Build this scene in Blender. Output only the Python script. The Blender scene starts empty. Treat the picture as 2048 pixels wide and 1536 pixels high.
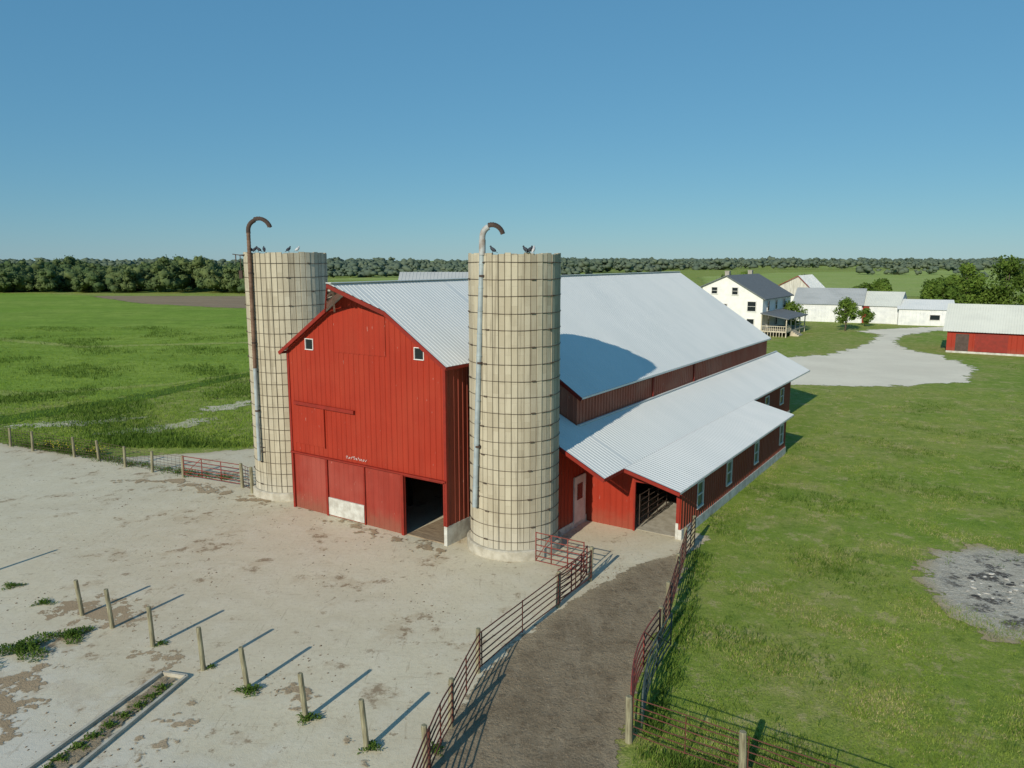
import bpy, bmesh, math, random
import numpy as np
from mathutils import Vector, Matrix
random.seed(7); rng=np.random.default_rng(7)
scene=bpy.context.scene
COL=scene.collection
TH=0.583; ST,CT=math.sin(TH),math.cos(TH)

# ------------------------------------------------------------------ node helper
class NT:
    def __init__(s,name):
        s.m=bpy.data.materials.new(name); s.m.use_nodes=True
        s.t=s.m.node_tree; s.t.nodes.clear(); s.out=s.t.nodes.new("ShaderNodeOutputMaterial")
        s.tc=s.t.nodes.new("ShaderNodeTexCoord")
    def n(s,ty): return s.t.nodes.new(ty)
    def l(s,a,b): s.t.links.new(a,b)
    def put(s,sock,v):
        if hasattr(v,"is_linked"): s.l(v,sock)
        elif isinstance(v,(tuple,list)):
            sock.default_value=tuple(v)+((1,) if len(v)==3 and len(sock.default_value)==4 else ())
        else: sock.default_value=v
    def map(s,sc=(1,1,1),rot=(0,0,0),src=None):
        k=s.n("ShaderNodeMapping"); s.l(src or s.tc.outputs["Object"],k.inputs[0])
        k.inputs["Scale"].default_value=sc; k.inputs["Rotation"].default_value=rot; return k.outputs[0]
    def noise(s,scale,detail=4,rough=.55,vec=None,dist=0):
        k=s.n("ShaderNodeTexNoise"); s.l(vec or s.tc.outputs["Object"],k.inputs["Vector"])
        k.inputs["Scale"].default_value=scale; k.inputs["Detail"].default_value=detail
        k.inputs["Roughness"].default_value=rough; k.inputs["Distortion"].default_value=dist
        return k.outputs["Fac"]
    def vor(s,scale,feature='F1',vec=None,out="Distance"):
        k=s.n("ShaderNodeTexVoronoi"); k.feature=feature; s.l(vec or s.tc.outputs["Object"],k.inputs["Vector"])
        k.inputs["Scale"].default_value=scale; return k.outputs[out]
    def step(s,f,a,b):
        k=s.n("ShaderNodeMapRange"); k.inputs[1].default_value=a; k.inputs[2].default_value=b
        k.interpolation_type='SMOOTHSTEP'; s.put(k.inputs[0],f); return k.outputs[0]
    def math(s,op,a,b=0.0):
        k=s.n("ShaderNodeMath"); k.operation=op; s.put(k.inputs[0],a); s.put(k.inputs[1],b); return k.outputs[0]
    def mul(s,a,b): return s.math('MULTIPLY',a,b)
    def mix(s,f,a,b,mode='MIX'):
        k=s.n("ShaderNodeMix"); k.data_type='RGBA'; k.blend_type=mode
        s.put(k.inputs[0],f); s.put(k.inputs[6],a); s.put(k.inputs[7],b); return k.outputs[2]
    def attr(s,name):
        k=s.n("ShaderNodeAttribute"); k.attribute_name=name; return k.outputs["Fac"]
    def done(s,col,rough=.8,bump=None,dist=.02,strength=1,metal=0,spec=.3,alpha=None,trans=0):
        b=s.n("ShaderNodeBsdfPrincipled"); s.put(b.inputs["Base Color"],col); s.put(b.inputs["Roughness"],rough)
        b.inputs["Metallic"].default_value=metal; b.inputs["Specular IOR Level"].default_value=spec
        if bump is not None:
            k=s.n("ShaderNodeBump"); k.inputs["Strength"].default_value=strength; k.inputs["Distance"].default_value=dist
            s.put(k.inputs["Height"],bump); s.l(k.outputs[0],b.inputs["Normal"])
        if alpha is not None: s.put(b.inputs["Alpha"],alpha)
        sh=b.outputs[0]
        if trans:
            t=s.n("ShaderNodeBsdfTranslucent"); s.put(t.inputs[0],col); mx=s.n("ShaderNodeMixShader")
            mx.inputs[0].default_value=trans; s.l(sh,mx.inputs[1]); s.l(t.outputs[0],mx.inputs[2]); sh=mx.outputs[0]
        s.l(sh,s.out.inputs[0]); return s.m

def edge_alpha(n,feather,scale,amt=1.0):
    e=n.math('DIVIDE',n.attr("edge"),feather)
    no=n.mul(n.math('SUBTRACT',n.noise(scale,6,.68),.5),3.0*amt)
    return n.step(n.math('ADD',e,no),.35,.6)

# ------------------------------------------------------------------ materials
def m_simple(name,c1,c2,scale,rough=.8,bump=.01,detail=5,metal=0,spec=.3,stretch=(1,1,1)):
    n=NT(name); v=n.map(stretch); f=n.noise(scale,detail,.6,v)
    return n.done(n.mix(n.step(f,.3,.7),c1,c2),rough,f,bump,1,metal,spec)

def m_red(name,c=(.32,.027,.010),fade=.3,dirt=.45):
    n=NT(name)
    v=n.map((3.2,3.2,.35)); f=n.noise(1.3,5,.6,v); g=n.noise(.35,3)
    col=n.mix(n.step(f,.3,.75),c,(c[0]*.84,c[1]*.84,c[2]*.84))
    col=n.mix(n.mul(n.step(g,.4,.7),fade),col,(c[0]*1.12,c[1]*1.9,c[2]*2.2))
    ch=n.noise(5.5,3,.6,n.map((2.2,2.2,.45)))
    col=n.mix(n.mul(n.step(ch,.70,.74),.6),col,(.55,.38,.32))
    sx=n.n("ShaderNodeSeparateXYZ"); n.l(n.tc.outputs["Object"],sx.inputs[0])
    z=n.math('ADD',sx.outputs[2],n.mul(n.noise(3,4),.9))
    lo=n.math('SUBTRACT',1.0,n.step(z,.45,1.5))
    col=n.mix(n.mul(lo,dirt),col,(.22,.09,.055))
    return n.done(col,n.step(g,-.9,1.4),f,.004,.6,0,.3)
RED=m_red("barn_red_paint",(.33,.029,.011))
REDW=m_red("weathered_red_boards",(.29,.036,.022),.8,.7)
REDT=m_simple("red_trim_paint",(.27,.024,.014),(.20,.021,.012),2.2,.5)
REDD=m_red("brown_red_siding",(.27,.055,.032),.5)
REDC=m_red("faded_clerestory_siding",(.40,.115,.070),.6)

def m_roof(name,c=(.71,.715,.69),d=(.65,.665,.645)):
    n=NT(name); f=n.noise(.5,5,.6,n.map((.5,1.2,.5))); g=n.noise(.12,3)
    col=n.mix(n.step(f,.3,.72),c,d); col=n.mix(n.mul(n.step(g,.4,.7),.4),col,(c[0]*1.05,c[1]*1.04,c[2]*1.02))
    st=n.noise(2.0,6,.7,n.map((.35,2.6,.35)))
    col=n.mix(n.mul(n.step(st,.68,.84),.15),col,(.46,.45,.42))
    return n.done(col,.55,f,.002,.3,0,.4)
ROOF=m_roof("pale_metal_roof"); ROOFG=m_roof("grey_metal_roof",(.42,.435,.43),(.34,.355,.35))
ROOFL=m_roof("cream_metal_roof",(.64,.65,.58),(.57,.58,.52))
SHIN=m_simple("dark_shingles",(.17,.185,.195),(.13,.14,.15),3,.85,.02)
WHITE=m_simple("white_siding",(.80,.80,.77),(.70,.70,.68),1.2,.6,.004)
WHITEM=m_simple("white_metal_siding",(.74,.75,.74),(.60,.615,.62),.8,.5,.004)
GREYW=m_simple("grey_weathered_wood",(.42,.40,.35),(.27,.25,.21),2.0,.9,.01,stretch=(3,3,.4))
GREYL=m_simple("whitish_weathered_wood",(.62,.60,.55),(.44,.42,.37),.8,.9,.01,stretch=(3,3,.4))
FOUND=m_simple("whitewashed_concrete",(.60,.60,.55),(.40,.38,.33),2.4,.85,.006,6)
POSTM=m_simple("weathered_post_wood",(.33,.31,.20),(.15,.13,.08),3.5,.9,.01,stretch=(4,4,.5))
PIPER=m_simple("rusty_red_pipe",(.15,.045,.033),(.085,.040,.029),6,.65,.003)
PIPEG=m_simple("red_gate_paint",(.27,.048,.038),(.14,.05,.036),5,.5,.003)
WIRE=m_simple("rusty_wire",(.12,.075,.055),(.075,.05,.04),6,.7,.001)
GREENP=m_simple("faded_green_pipe",(.08,.11,.095),(.05,.06,.05),5,.6,.002)
HOOPM=m_simple("rusted_steel_hoop",(.11,.08,.058),(.065,.048,.034),5,.8,.003)
GALV=m_simple("galvanised_pipe",(.40,.46,.47),(.29,.33,.345),2.2,.5,.004,metal=.1)
RUST=m_simple("rusted_brown_steel",(.085,.055,.042),(.05,.035,.028),3,.8,.006)
RUSTY=m_simple("streaky_rusted_pipe",(.22,.135,.09),(.12,.07,.045),2.5,.75,.004)
COLLAR=m_simple("pale_rust_streaked_pipe",(.42,.44,.44),(.27,.22,.18),3.5,.7,.004)
GLASS=NT("window_glass").done((.015,.02,.025),.12,spec=.5)
GLASSL=NT("pale_window_glass").done((.10,.13,.07),.35,spec=.3)
DARK=m_simple("dark_interior",(.03,.022,.018),(.015,.012,.01),2,.95)
WHITEP=m_simple("white_trim_paint",(.74,.73,.70),(.60,.58,.55),3,.6,.002)
PINKP=m_simple("faded_white_door",(.66,.58,.55),(.54,.43,.40),3,.6,.002)
BIRDM=m_simple("slate_feathers",(.05,.055,.07),(.025,.027,.035),8,.7,.002)
BIRDW=m_simple("white_feathers",(.6,.6,.6),(.4,.4,.42),8,.7,.002)
PLANKM=m_simple("worn_plank_floor",(.34,.26,.17),(.20,.14,.09),4,.9,.01,stretch=(.5,4,1))
BARK=m_simple("tree_bark",(.14,.11,.08),(.07,.055,.04),4,.95,.02)
CLOD=m_simple("dry_soil_clods",(.22,.165,.11),(.15,.11,.07),5,.95,.01)
STONE=m_simple("pale_small_stones",(.42,.37,.28),(.28,.24,.18),5,.95,.01)

def m_stave():
    n=NT("concrete_staves"); uv=n.n("ShaderNodeUVMap"); uv.uv_map="stave"
    b=n.n("ShaderNodeTexBrick"); n.l(uv.outputs[0],b.inputs[0])
    b.inputs["Color1"].default_value=(.50,.450,.335,1); b.inputs["Color2"].default_value=(.40,.352,.252,1)
    b.inputs["Mortar"].default_value=(.33,.285,.205,1); b.inputs["Scale"].default_value=1
    b.inputs["Mortar Size"].default_value=.005; b.inputs["Mortar Smooth"].default_value=.3; b.inputs["Bias"].default_value=-.2
    b.inputs["Brick Width"].default_value=.76; b.inputs["Row Height"].default_value=.2554
    f=n.noise(2.5,6,.65,n.map((1.2,1.2,.3))); g=n.noise(.5,4)
    wn=n.n("ShaderNodeTexWhiteNoise"); wn.noise_dimensions='1D'; su=n.n("ShaderNodeSeparateXYZ"); n.l(uv.outputs[0],su.inputs[0])
    n.l(n.math('FLOOR',n.math('DIVIDE',su.outputs[1],.2554)),wn.inputs["W"])
    fr=n.math('FRACT',n.math('DIVIDE',su.outputs[1],.2554))
    seam=n.math('ADD',n.step(fr,.10,.0),n.step(fr,.92,1.0))
    col=n.mix(n.mul(n.step(wn.outputs[0],.3,1.0),.6),b.outputs[0],(.29,.25,.18))
    col=n.mix(n.mul(n.step(f,.42,.75),.5),col,(.31,.27,.195))
    col=n.mix(n.mul(n.step(g,.45,.7),.3),col,(.53,.49,.385))
    dk=n.noise(1.6,6,.7,n.map((2.6,2.6,.10)))
    col=n.mix(n.mul(n.step(dk,.52,.66),.65),col,(.20,.17,.12))
    col=n.mix(n.mul(seam,.62),col,(.13,.105,.07))
    sx=n.n("ShaderNodeSeparateXYZ"); n.l(n.tc.outputs["Object"],sx.inputs[0])
    lo=n.math('SUBTRACT',1.0,n.step(n.math('ADD',sx.outputs[2],n.mul(f,1.5)),1.0,2.6))
    col=n.mix(n.mul(lo,.4),col,(.50,.49,.43))
    return n.done(col,.9,f,.012,.8)
STAVE=m_stave()
FOOT=m_simple("silo_footing_concrete",(.50,.47,.39),(.35,.32,.25),2.5,.9,.01,6)

def m_grass():
    n=NT("grass_ground")
    a=n.noise(.045,4,.55); b=n.noise(.35,5,.6); c=n.noise(2.2,6,.75); d=n.noise(11,5,.75); e=n.noise(.8,7,.76); h=n.noise(.16,6,.7)
    col=n.mix(n.step(b,.3,.7),(.195,.295,.040),(.275,.345,.065))
    col=n.mix(n.mul(n.step(a,.42,.62),.6),col,(.33,.35,.09))
    col=n.mix(n.mul(n.step(h,.50,.60),.5),col,(.38,.35,.13))
    col=n.mix(n.mul(n.step(e,.53,.62),.7),col,(.50,.42,.21))
    col=n.mix(n.mul(n.step(e,.47,.35),.5),col,(.100,.190,.026))
    col=n.mix(n.mul(n.step(c,.55,.65),.55),col,(.50,.43,.21))
    col=n.mix(n.mul(n.step(c,.47,.34),.6),col,(.080,.150,.020))
    col=n.mix(n.mul(n.step(d,.42,.7),.5),col,(.075,.130,.018))
    return n.done(col,.95,n.math('ADD',n.mul(c,.8),d),.09,.8,spec=.1)
GRASS=m_grass()
def m_field(name,c1,c2,c3,sc=1,feather=6,amt=1,stretch=(1,1,1)):
    n=NT(name); v=n.map(stretch)
    a=n.noise(.03*sc,4,.6,v); b=n.noise(.3*sc,7,.72,v); d=n.noise(1.8*sc,6,.78,v); e=n.noise(.09*sc,6,.7,n.map((.35,2.2,1)))
    col=n.mix(n.step(a,.35,.65),c1,c2); col=n.mix(n.mul(n.step(b,.47,.6),.6),col,c3)
    col=n.mix(n.mul(n.step(b,.44,.34),.4),col,(min(1,c2[0]*1.35),c2[1]*1.15,c2[2]*1.5))
    col=n.mix(n.mul(n.step(e,.5,.60),.45),col,c3)
    col=n.mix(n.mul(n.step(d,.45,.65),.5),col,(c1[0]*.5,c1[1]*.5,c1[2]*.5))
    return n.done(col,.95,n.math('ADD',b,d),.16,.8,spec=.1,alpha=edge_alpha(n,feather,.6/feather*2,amt))

def m_yard():
    n=NT("stained_concrete_yard")
    a=n.noise(.11,5,.6); b=n.noise(.9,6,.65); c=n.noise(6,6,.7); d=n.noise(38,3,.6)
    col=n.mix(n.step(a,.35,.65),(.625,.565,.415),(.555,.495,.36))
    col=n.mix(n.mul(n.step(b,.4,.72),.5),col,(.66,.61,.48))
    col=n.mix(n.mul(n.step(c,.45,.78),.55),col,(.43,.37,.26))
    sx=n.n("ShaderNodeSeparateXYZ"); n.l(n.tc.outputs["Object"],sx.inputs[0])
    q=n.math('ADD',n.math('ADD',n.mul(sx.outputs[0],-.55),n.mul(sx.outputs[1],-.8)),n.mul(b,5))
    gs=n.step(q,-8.5,-3.5)
    col=n.mix(n.mul(gs,.75),col,(.58,.56,.49))
    s1=n.noise(.42,6,.70,dist=.3); s2=n.noise(1.9,6,.70); s3=n.noise(4.6,4,.65); s0=n.noise(.22,4,.6)
    zone=n.step(s0,.38,.58)
    col=n.mix(n.mul(n.step(s1,.55,.64),.38),col,(.43,.34,.22))
    col=n.mix(n.mul(n.mul(n.step(s1,.55,.62),n.step(s2,.50,.58)),.8),col,(.25,.18,.11))
    col=n.mix(n.mul(n.mul(n.step(s2,.60,.65),zone),.7),col,(.26,.19,.12))
    col=n.mix(n.mul(n.step(s3,.65,.69),.7),col,(.24,.175,.11))
    so=n.noise(.33,7,.72); col=n.mix(n.mul(n.mul(n.step(so,.53,.60),gs),.65),col,(.37,.28,.18))
    w=n.noise(1.0,4,.7,n.map((9,.7,1),(0,0,.6))); w2=n.noise(1.0,4,.7,n.map((.6,8,1),(0,0,.25))); w3=n.noise(1.0,3,.7,n.map((.5,11,1),(0,0,-.5)))
    col=n.mix(n.mul(n.step(w,.62,.66),.4),col,(.35,.285,.19))
    col=n.mix(n.mul(n.step(w3,.63,.67),.4),col,(.36,.30,.20))
    col=n.mix(n.mul(n.step(w2,.64,.68),.4),col,(.70,.65,.53))
    e=n.attr("edge")
    ed=n.math('SUBTRACT',1.0,n.step(n.math('ADD',e,n.mul(s1,2.0)),.9,2.2))
    col=n.mix(n.mul(ed,.6),col,(.38,.31,.20))
    return n.done(col,.93,n.math('ADD',b,n.mul(n.math('ADD',c,d),.3)),.03,.7,spec=.15,alpha=edge_alpha(n,.5,1.6,.8))
YARD=m_yard()
def m_lane():
    n=NT("brown_dirt_lane")
    a=n.noise(.5,6,.7); b=n.noise(2.4,7,.75); c=n.noise(14,5,.75); st=n.vor(7.0); rd=n.vor(15.0); tr=n.noise(.8,5,.7,n.map((1.8,.35,1),(0,0,.5)))
    col=n.mix(n.step(a,.38,.62),(.300,.238,.158),(.220,.170,.110))
    col=n.mix(n.mul(n.step(tr,.5,.62),.4),col,(.36,.29,.20))
    col=n.mix(n.mul(n.step(b,.52,.62),.55),col,(.145,.108,.070))
    col=n.mix(n.mul(n.step(c,.56,.66),.55),col,(.43,.36,.26))
    col=n.mix(n.mul(n.step(c,.44,.34),.5),col,(.12,.09,.058))
    col=n.mix(n.mul(n.step(rd,.18,.09),.4),col,(.12,.09,.06))
    col=n.mix(n.mul(n.step(st,.10,.06),.6),col,(.52,.46,.36))
    e=n.attr("edge"); ed=n.math('SUBTRACT',1.0,n.step(n.math('ADD',e,n.mul(b,1.2)),.7,1.5))
    col=n.mix(n.mul(ed,.5),col,(.40,.33,.22))
    return n.done(col,.97,n.math('ADD',n.mul(b,1.4),n.mul(c,.7)),.06,1,spec=.1,alpha=edge_alpha(n,.35,2.0,1.0))
LANE=m_lane()
def m_gravel(name,c1,c2,feather=1.5,amt=1,s=.5):
    n=NT(name); a=n.noise(.15,5,.6); b=n.noise(2.2,6,.7); c=n.noise(20,3,.7)
    col=n.mix(n.step(a,.35,.65),c1,c2); col=n.mix(n.mul(n.step(b,.5,.8),.4),col,(c1[0]*.7,c1[1]*.68,c1[2]*.6))
    return n.done(col,.95,n.math('ADD',b,c),.03,.7,spec=.1,alpha=edge_alpha(n,feather,s,amt))
GRAVEL=m_gravel("pale_gravel",(.82,.75,.60),(.75,.68,.54),2.0,1,.45)
BARE=m_gravel("bare_gravel_patch",(.58,.53,.40),(.47,.44,.28),1.6,1.2,.8)
SOIL=m_gravel("trodden_soil",(.34,.255,.16),(.41,.32,.21),1.3,1.5,1.5)
def m_ash():
    n=NT("burnt_ash"); a=n.noise(.7,6,.72); b=n.noise(3,6,.7); c=n.noise(9,5,.75); e=n.attr("edge")
    col=n.mix(n.step(b,.35,.7),(.64,.59,.48),(.48,.43,.34))
    k=n.mul(n.step(a,.50,.56),n.step(e,.9,1.8))
    col=n.mix(n.mul(k,.85),col,(.075,.068,.062))
    col=n.mix(n.mul(n.step(c,.52,.62),.7),col,(.74,.71,.64))
    ed=n.math('SUBTRACT',1.0,n.step(n.math('ADD',e,n.mul(b,1.0)),.7,1.7))
    col=n.mix(n.mul(ed,.85),col,(.47,.37,.21))
    return n.done(col,.97,n.math('ADD',b,c),.14,1,spec=.1,alpha=edge_alpha(n,1.0,1.0,1.5))
ASH=m_ash()
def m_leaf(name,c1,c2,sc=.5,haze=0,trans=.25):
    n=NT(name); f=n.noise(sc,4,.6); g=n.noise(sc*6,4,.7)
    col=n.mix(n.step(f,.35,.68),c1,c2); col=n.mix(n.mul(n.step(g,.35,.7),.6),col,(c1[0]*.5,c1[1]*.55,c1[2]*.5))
    if haze: col=n.mix(haze,col,(.26,.33,.33))  # distance haze painted into the woodland leaf colour
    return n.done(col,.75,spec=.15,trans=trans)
LEAF=m_leaf("green_foliage",(.085,.15,.024),(.135,.20,.034),.5)
LEAFY=m_leaf("bright_green_foliage",(.12,.20,.030),(.18,.26,.048),.5)
WOODM=m_leaf("haze_tinted_near_foliage",(.070,.122,.028),(.175,.215,.058),.06,.08)
WOODF=m_leaf("haze_tinted_far_foliage",(.065,.105,.034),(.13,.16,.055),.012,.30)
BLADE=m_leaf("grass_blades",(.20,.30,.038),(.29,.36,.070),.25)
BLADEM=m_leaf("meadow_blades",(.20,.32,.036),(.28,.37,.060),.15)
BLADEY=m_leaf("dry_grass_blades",(.50,.43,.19),(.58,.49,.26),.4)
WEEDM=m_leaf("weed_leaves",(.085,.155,.022),(.13,.205,.030),1.5)
YEL=NT("yellow_petals").done((.6,.5,.03),.6)

# ------------------------------------------------------------------ mesh builder
class MB:
    def __init__(s): s.v=[]; s.f=[]; s.mi=[]
    def face(s,pts,mi=0):
        i=len(s.v); s.v+= [tuple(p) for p in pts]; s.f.append(tuple(range(i,i+len(pts)))); s.mi.append(mi)
    def box(s,x0,x1,y0,y1,z0,z1,mi=0):
        i=len(s.v)
        s.v+=[(x0,y0,z0),(x1,y0,z0),(x1,y1,z0),(x0,y1,z0),(x0,y0,z1),(x1,y0,z1),(x1,y1,z1),(x0,y1,z1)]
        for q in ((0,3,2,1),(4,5,6,7),(0,1,5,4),(1,2,6,5),(2,3,7,6),(3,0,4,7)):
            s.f.append(tuple(i+k for k in q)); s.mi.append(mi)
    def beam(s,p,q,w,h,mi=0):
        p=Vector(p);q=Vector(q); d=(q-p).normalized(); up=Vector((0,0,1))
        if abs(d.z)>.95: up=Vector((0,1,0))
        sx=d.cross(up).normalized()*w/2; uz=sx.cross(d).normalized()*h/2
        i=len(s.v)
        for c in (p,q):
            for a,b in ((-1,-1),(1,-1),(1,1),(-1,1)): s.v.append(tuple(c+sx*a+uz*b))
        for f in ((0,1,2,3),(7,6,5,4),(0,4,5,1),(1,5,6,2),(2,6,7,3),(3,7,4,0)):
            s.f.append(tuple(i+k for k in f)); s.mi.append(mi)
    def tube(s,pts,r,n=8,mi=0,caps=True):
        pts=[Vector(p) for p in pts]; N=len(pts); rs=r if isinstance(r,(list,tuple)) else [r]*N
        base=len(s.v); ref=None
        for k,p in enumerate(pts):
            d=(pts[min(k+1,N-1)]-pts[max(k-1,0)]).normalized()
            if ref is None: ref=Vector((0,1,0)) if abs(d.y)<.9 else Vector((1,0,0))
            x=(ref-d*ref.dot(d)).normalized(); ref=x; y=d.cross(x)
            for j in range(n):
                a=2*math.pi*j/n; s.v.append(tuple(p+(x*math.cos(a)+y*math.sin(a))*rs[k]))
        for k in range(N-1):
            for j in range(n):
                a=base+k*n+j; b=base+k*n+(j+1)%n
                s.f.append((a,b,b+n,a+n)); s.mi.append(mi)
        if caps:
            s.f.append(tuple(base+j for j in range(n))[::-1]); s.mi.append(mi)
            s.f.append(tuple(base+(N-1)*n+j for j in range(n))); s.mi.append(mi)
    def ell(s,c,r,seg=10,rings=7,rot=None,mi=0):
        base=len(s.v); c=Vector(c)
        for i in range(rings+1):
            ph=math.pi*i/rings
            for j in range(seg):
                t=2*math.pi*j/seg
                p=Vector((r[0]*math.sin(ph)*math.cos(t),r[1]*math.sin(ph)*math.sin(t),r[2]*math.cos(ph)))
                if rot: p=rot@p
                s.v.append(tuple(c+p))
        for i in range(rings):
            for j in range(seg):
                a=base+i*seg+j; b=base+i*seg+(j+1)%seg
                s.f.append((a,a+seg,b+seg,b)); s.mi.append(mi)
    def obj(s,name,mats,parent=None,loc=(0,0,0),smooth=False,**pr):
        me=bpy.data.meshes.new(name); me.from_pydata(s.v,[],s.f)
        for m in (mats if isinstance(mats,(list,tuple)) else [mats]): me.materials.append(m)
        me.polygons.foreach_set("material_index",s.mi)
        if smooth: me.polygons.foreach_set("use_smooth",[True]*len(s.f))
        me.update(); o=bpy.data.objects.new(name,me); COL.objects.link(o); o.location=loc
        if parent: o.parent=parent
        for k,v in pr.items(): o[k]=v
        return o
    def each(s,name,mats,parent):
        for k in range(0,len(s.v),8):
            q=MB(); q.v=s.v[k:k+8]; q.f=[tuple(i-k for i in f) for f in s.f[k//8*6:k//8*6+6]]; q.mi=[0]*6; q.obj(name,mats,parent)
def empty(name,loc,rot=0,**pr):
    o=bpy.data.objects.new(name,None); COL.objects.link(o); o.location=loc; o.rotation_euler=(0,0,rot)
    o.empty_display_size=.5
    for k,v in pr.items(): o[k]=v
    return o
def profile(u0,u1,pitch,h,w=.05):
    P=[(u0,0)]; u=u0
    while u+pitch<u1:
        P+= [(u+pitch-w-.02,0),(u+pitch-w,h),(u+pitch-.02,h),(u+pitch,0)]; u+=pitch
    P.append((u1,0)); return P
def ribbed(mb,P,u0,u1,zb,top,ops=(),pitch=.3,h=.025,extra=(),mi=0,w=.05):
    pr=profile(u0,u1,pitch,h,w); xs=[p[0] for p in pr]; hs=[p[1] for p in pr]
    us=sorted(set([round(x,5) for x in xs]+[round(x,5) for o in ops for x in o[:2]]+[round(x,5) for x in extra]))
    us=[u for u in us if u0-1e-6<=u<=u1+1e-6]
    for a,b in zip(us[:-1],us[1:]):
        if b-a<1e-4: continue
        oa=float(np.interp(a,xs,hs)); ob=float(np.interp(b,xs,hs)); m=(a+b)/2
        iv=[]; lo=None
        for c0,c1 in sorted([(o[2],o[3]) for o in ops if o[0]<m<o[1]]):
            iv.append((lo,c0)); lo=c1
        iv.append((lo,None))
        for l0,l1_ in iv:
            z0=l0 if l0 is not None else zb
            ta,tb=(l1_,l1_) if l1_ is not None else (top(a),top(b))
            if ta-z0<1e-3 and tb-z0<1e-3: continue
            mb.face([P(a,z0,oa),P(b,z0,ob),P(b,tb,ob),P(a,ta,oa)],mi)
FRONT=lambda y:(lambda u,z,o:(u,y-o,z))
BACK=lambda y:(lambda u,z,o:(u,y+o,z))
RIGHT=lambda x:(lambda u,z,o:(x+o,u,z))
LEFT=lambda x:(lambda u,z,o:(x-o,u,z))
def roof_panel(mb,y0,y1,top,bot,pitch=.23,h=.014,mi=0):
    pr=profile(y0,y1,pitch,h,.05)
    for (a,oa),(b,ob) in zip(pr[:-1],pr[1:]):
        ta,tb,ba,bb=top(a),top(b),bot(a),bot(b)
        if ta==ba and tb==bb: continue
        mb.face([(ba[0],a,ba[1]+oa),(bb[0],b,bb[1]+ob),(tb[0],b,tb[1]+ob),(ta[0],a,ta[1]+oa)],mi)
def window(parent,face,pos,u0,u1,z0,z1,frame=WHITEP,glass=GLASS,fw=.07,mull=True,proud=.05):
    P=(lambda u,n,z:(u,pos-n,z)) if face=='F' else (lambda u,n,z:(pos+n,u,z))
    def bx(mb,a0,a1,n0,n1,c0,c1):
        p=P(a0,n0,c0);q=P(a1,n1,c1)
        mb.box(min(p[0],q[0]),max(p[0],q[0]),min(p[1],q[1]),max(p[1],q[1]),c0,c1)
    mb=MB(); bx(mb,u0-fw,u1+fw,-.04,proud,z1,z1+fw); bx(mb,u0-fw,u1+fw,-.04,proud+.02,z0-fw,z0)
    bx(mb,u0-fw,u0,-.04,proud,z0,z1); bx(mb,u1,u1+fw,-.04,proud,z0,z1)
    if mull: m=(z0+z1)/2; bx(mb,u0,u1,-.02,proud-.02,m-.025,m+.025)
    w=mb.obj("window",frame,parent)
    g=MB(); bx(g,u0,u1,-.03,-.015,z0,z1); g.obj("window_pane",glass,w)
    return w

# ------------------------------------------------------------------ ground sheets
def sheet(name,poly,z,res,mat,label=None,kind="structure"):
    P=np.array(poly,float)
    x=np.arange(P[:,0].min()-res,P[:,0].max()+res*2,res); y=np.arange(P[:,1].min()-res,P[:,1].max()+res*2,res)
    X,Y=np.meshgrid(x,y); n=len(P); D=np.full(X.shape,1e9); ins=np.zeros(X.shape,bool)
    for i in range(n):
        a=P[i];b=P[(i+1)%n]; d=b-a; L=(d**2).sum()
        t=np.clip(((X-a[0])*d[0]+(Y-a[1])*d[1])/L,0,1)
        D=np.minimum(D,np.hypot(X-a[0]-t*d[0],Y-a[1]-t*d[1]))
        c=((a[1]>Y)!=(b[1]>Y))
        with np.errstate(divide='ignore',invalid='ignore'):
            xi=(b[0]-a[0])*(Y-a[1])/(b[1]-a[1])+a[0]
        ins^= c&(X<xi)
    S=np.where(ins,D,-D)
    ny,nx=X.shape; keep=S>-res*1.5
    q=keep[:-1,:-1]&keep[1:,:-1]&keep[:-1,1:]&keep[1:,1:]
    J,I=np.nonzero(q); a=J*nx+I; F=np.stack([a,a+1,a+nx+1,a+nx],1)
    used=np.unique(F); rm=np.full(nx*ny,-1); rm[used]=np.arange(len(used)); F=rm[F]
    V=np.stack([X.ravel()[used],Y.ravel()[used],np.full(len(used),z)],1)
    me=bpy.data.meshes.new(name); me.from_pydata(V.tolist(),[],F.tolist())
    at=me.attributes.new("edge",'FLOAT','POINT'); at.data.foreach_set("value",S.ravel()[used].astype(np.float32))
    me.materials.append(mat); o=bpy.data.objects.new(name,me); COL.objects.link(o)
    o["kind"]=kind
    if label: o["label"]=label
    return o
g=MB(); g.face([(-9000,-200,0),(9000,-200,0),(9000,14000,0),(-9000,14000,0)]); g.obj("ground",GRASS,kind="structure")

MEADOW=m_field("lush_meadow",(.205,.325,.040),(.275,.370,.065),(.15,.245,.032),1.0,5,1)
sheet("meadow",[(-300,60),(-60,66),(-36,62),(-30,68),(-22,90),(-10,110),(-20,255),(-140,262),(-170,280),(-300,300)],.012,4,MEADOW)
PLOW=m_field("ploughed_soil",(.32,.24,.155),(.35,.27,.175),(.24,.18,.11),1,5,.5,(.3,3,1))
sheet("ploughed_field",[(-150,262),(-40,258),(-40,188),(-72,190),(-106,212)],.03,3,PLOW)
FLT=m_field("pale_crop_field",(.32,.41,.10),(.38,.44,.14),(.27,.35,.09),.5,14,.6)
sheet("crop_field",[(90,270),(118,250),(150,245),(270,330),(520,560),(980,930),(600,960),(260,760),(130,560),(90,380)],.05,14,FLT)
sheet("crop_field",[(-130,470),(-60,430),(120,560),(150,800),(-60,700)],.05,14,FLT)
sheet("crop_field",[(420,1180),(700,1120),(1300,1500),(700,1500)],.05,25,FLT)
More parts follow.
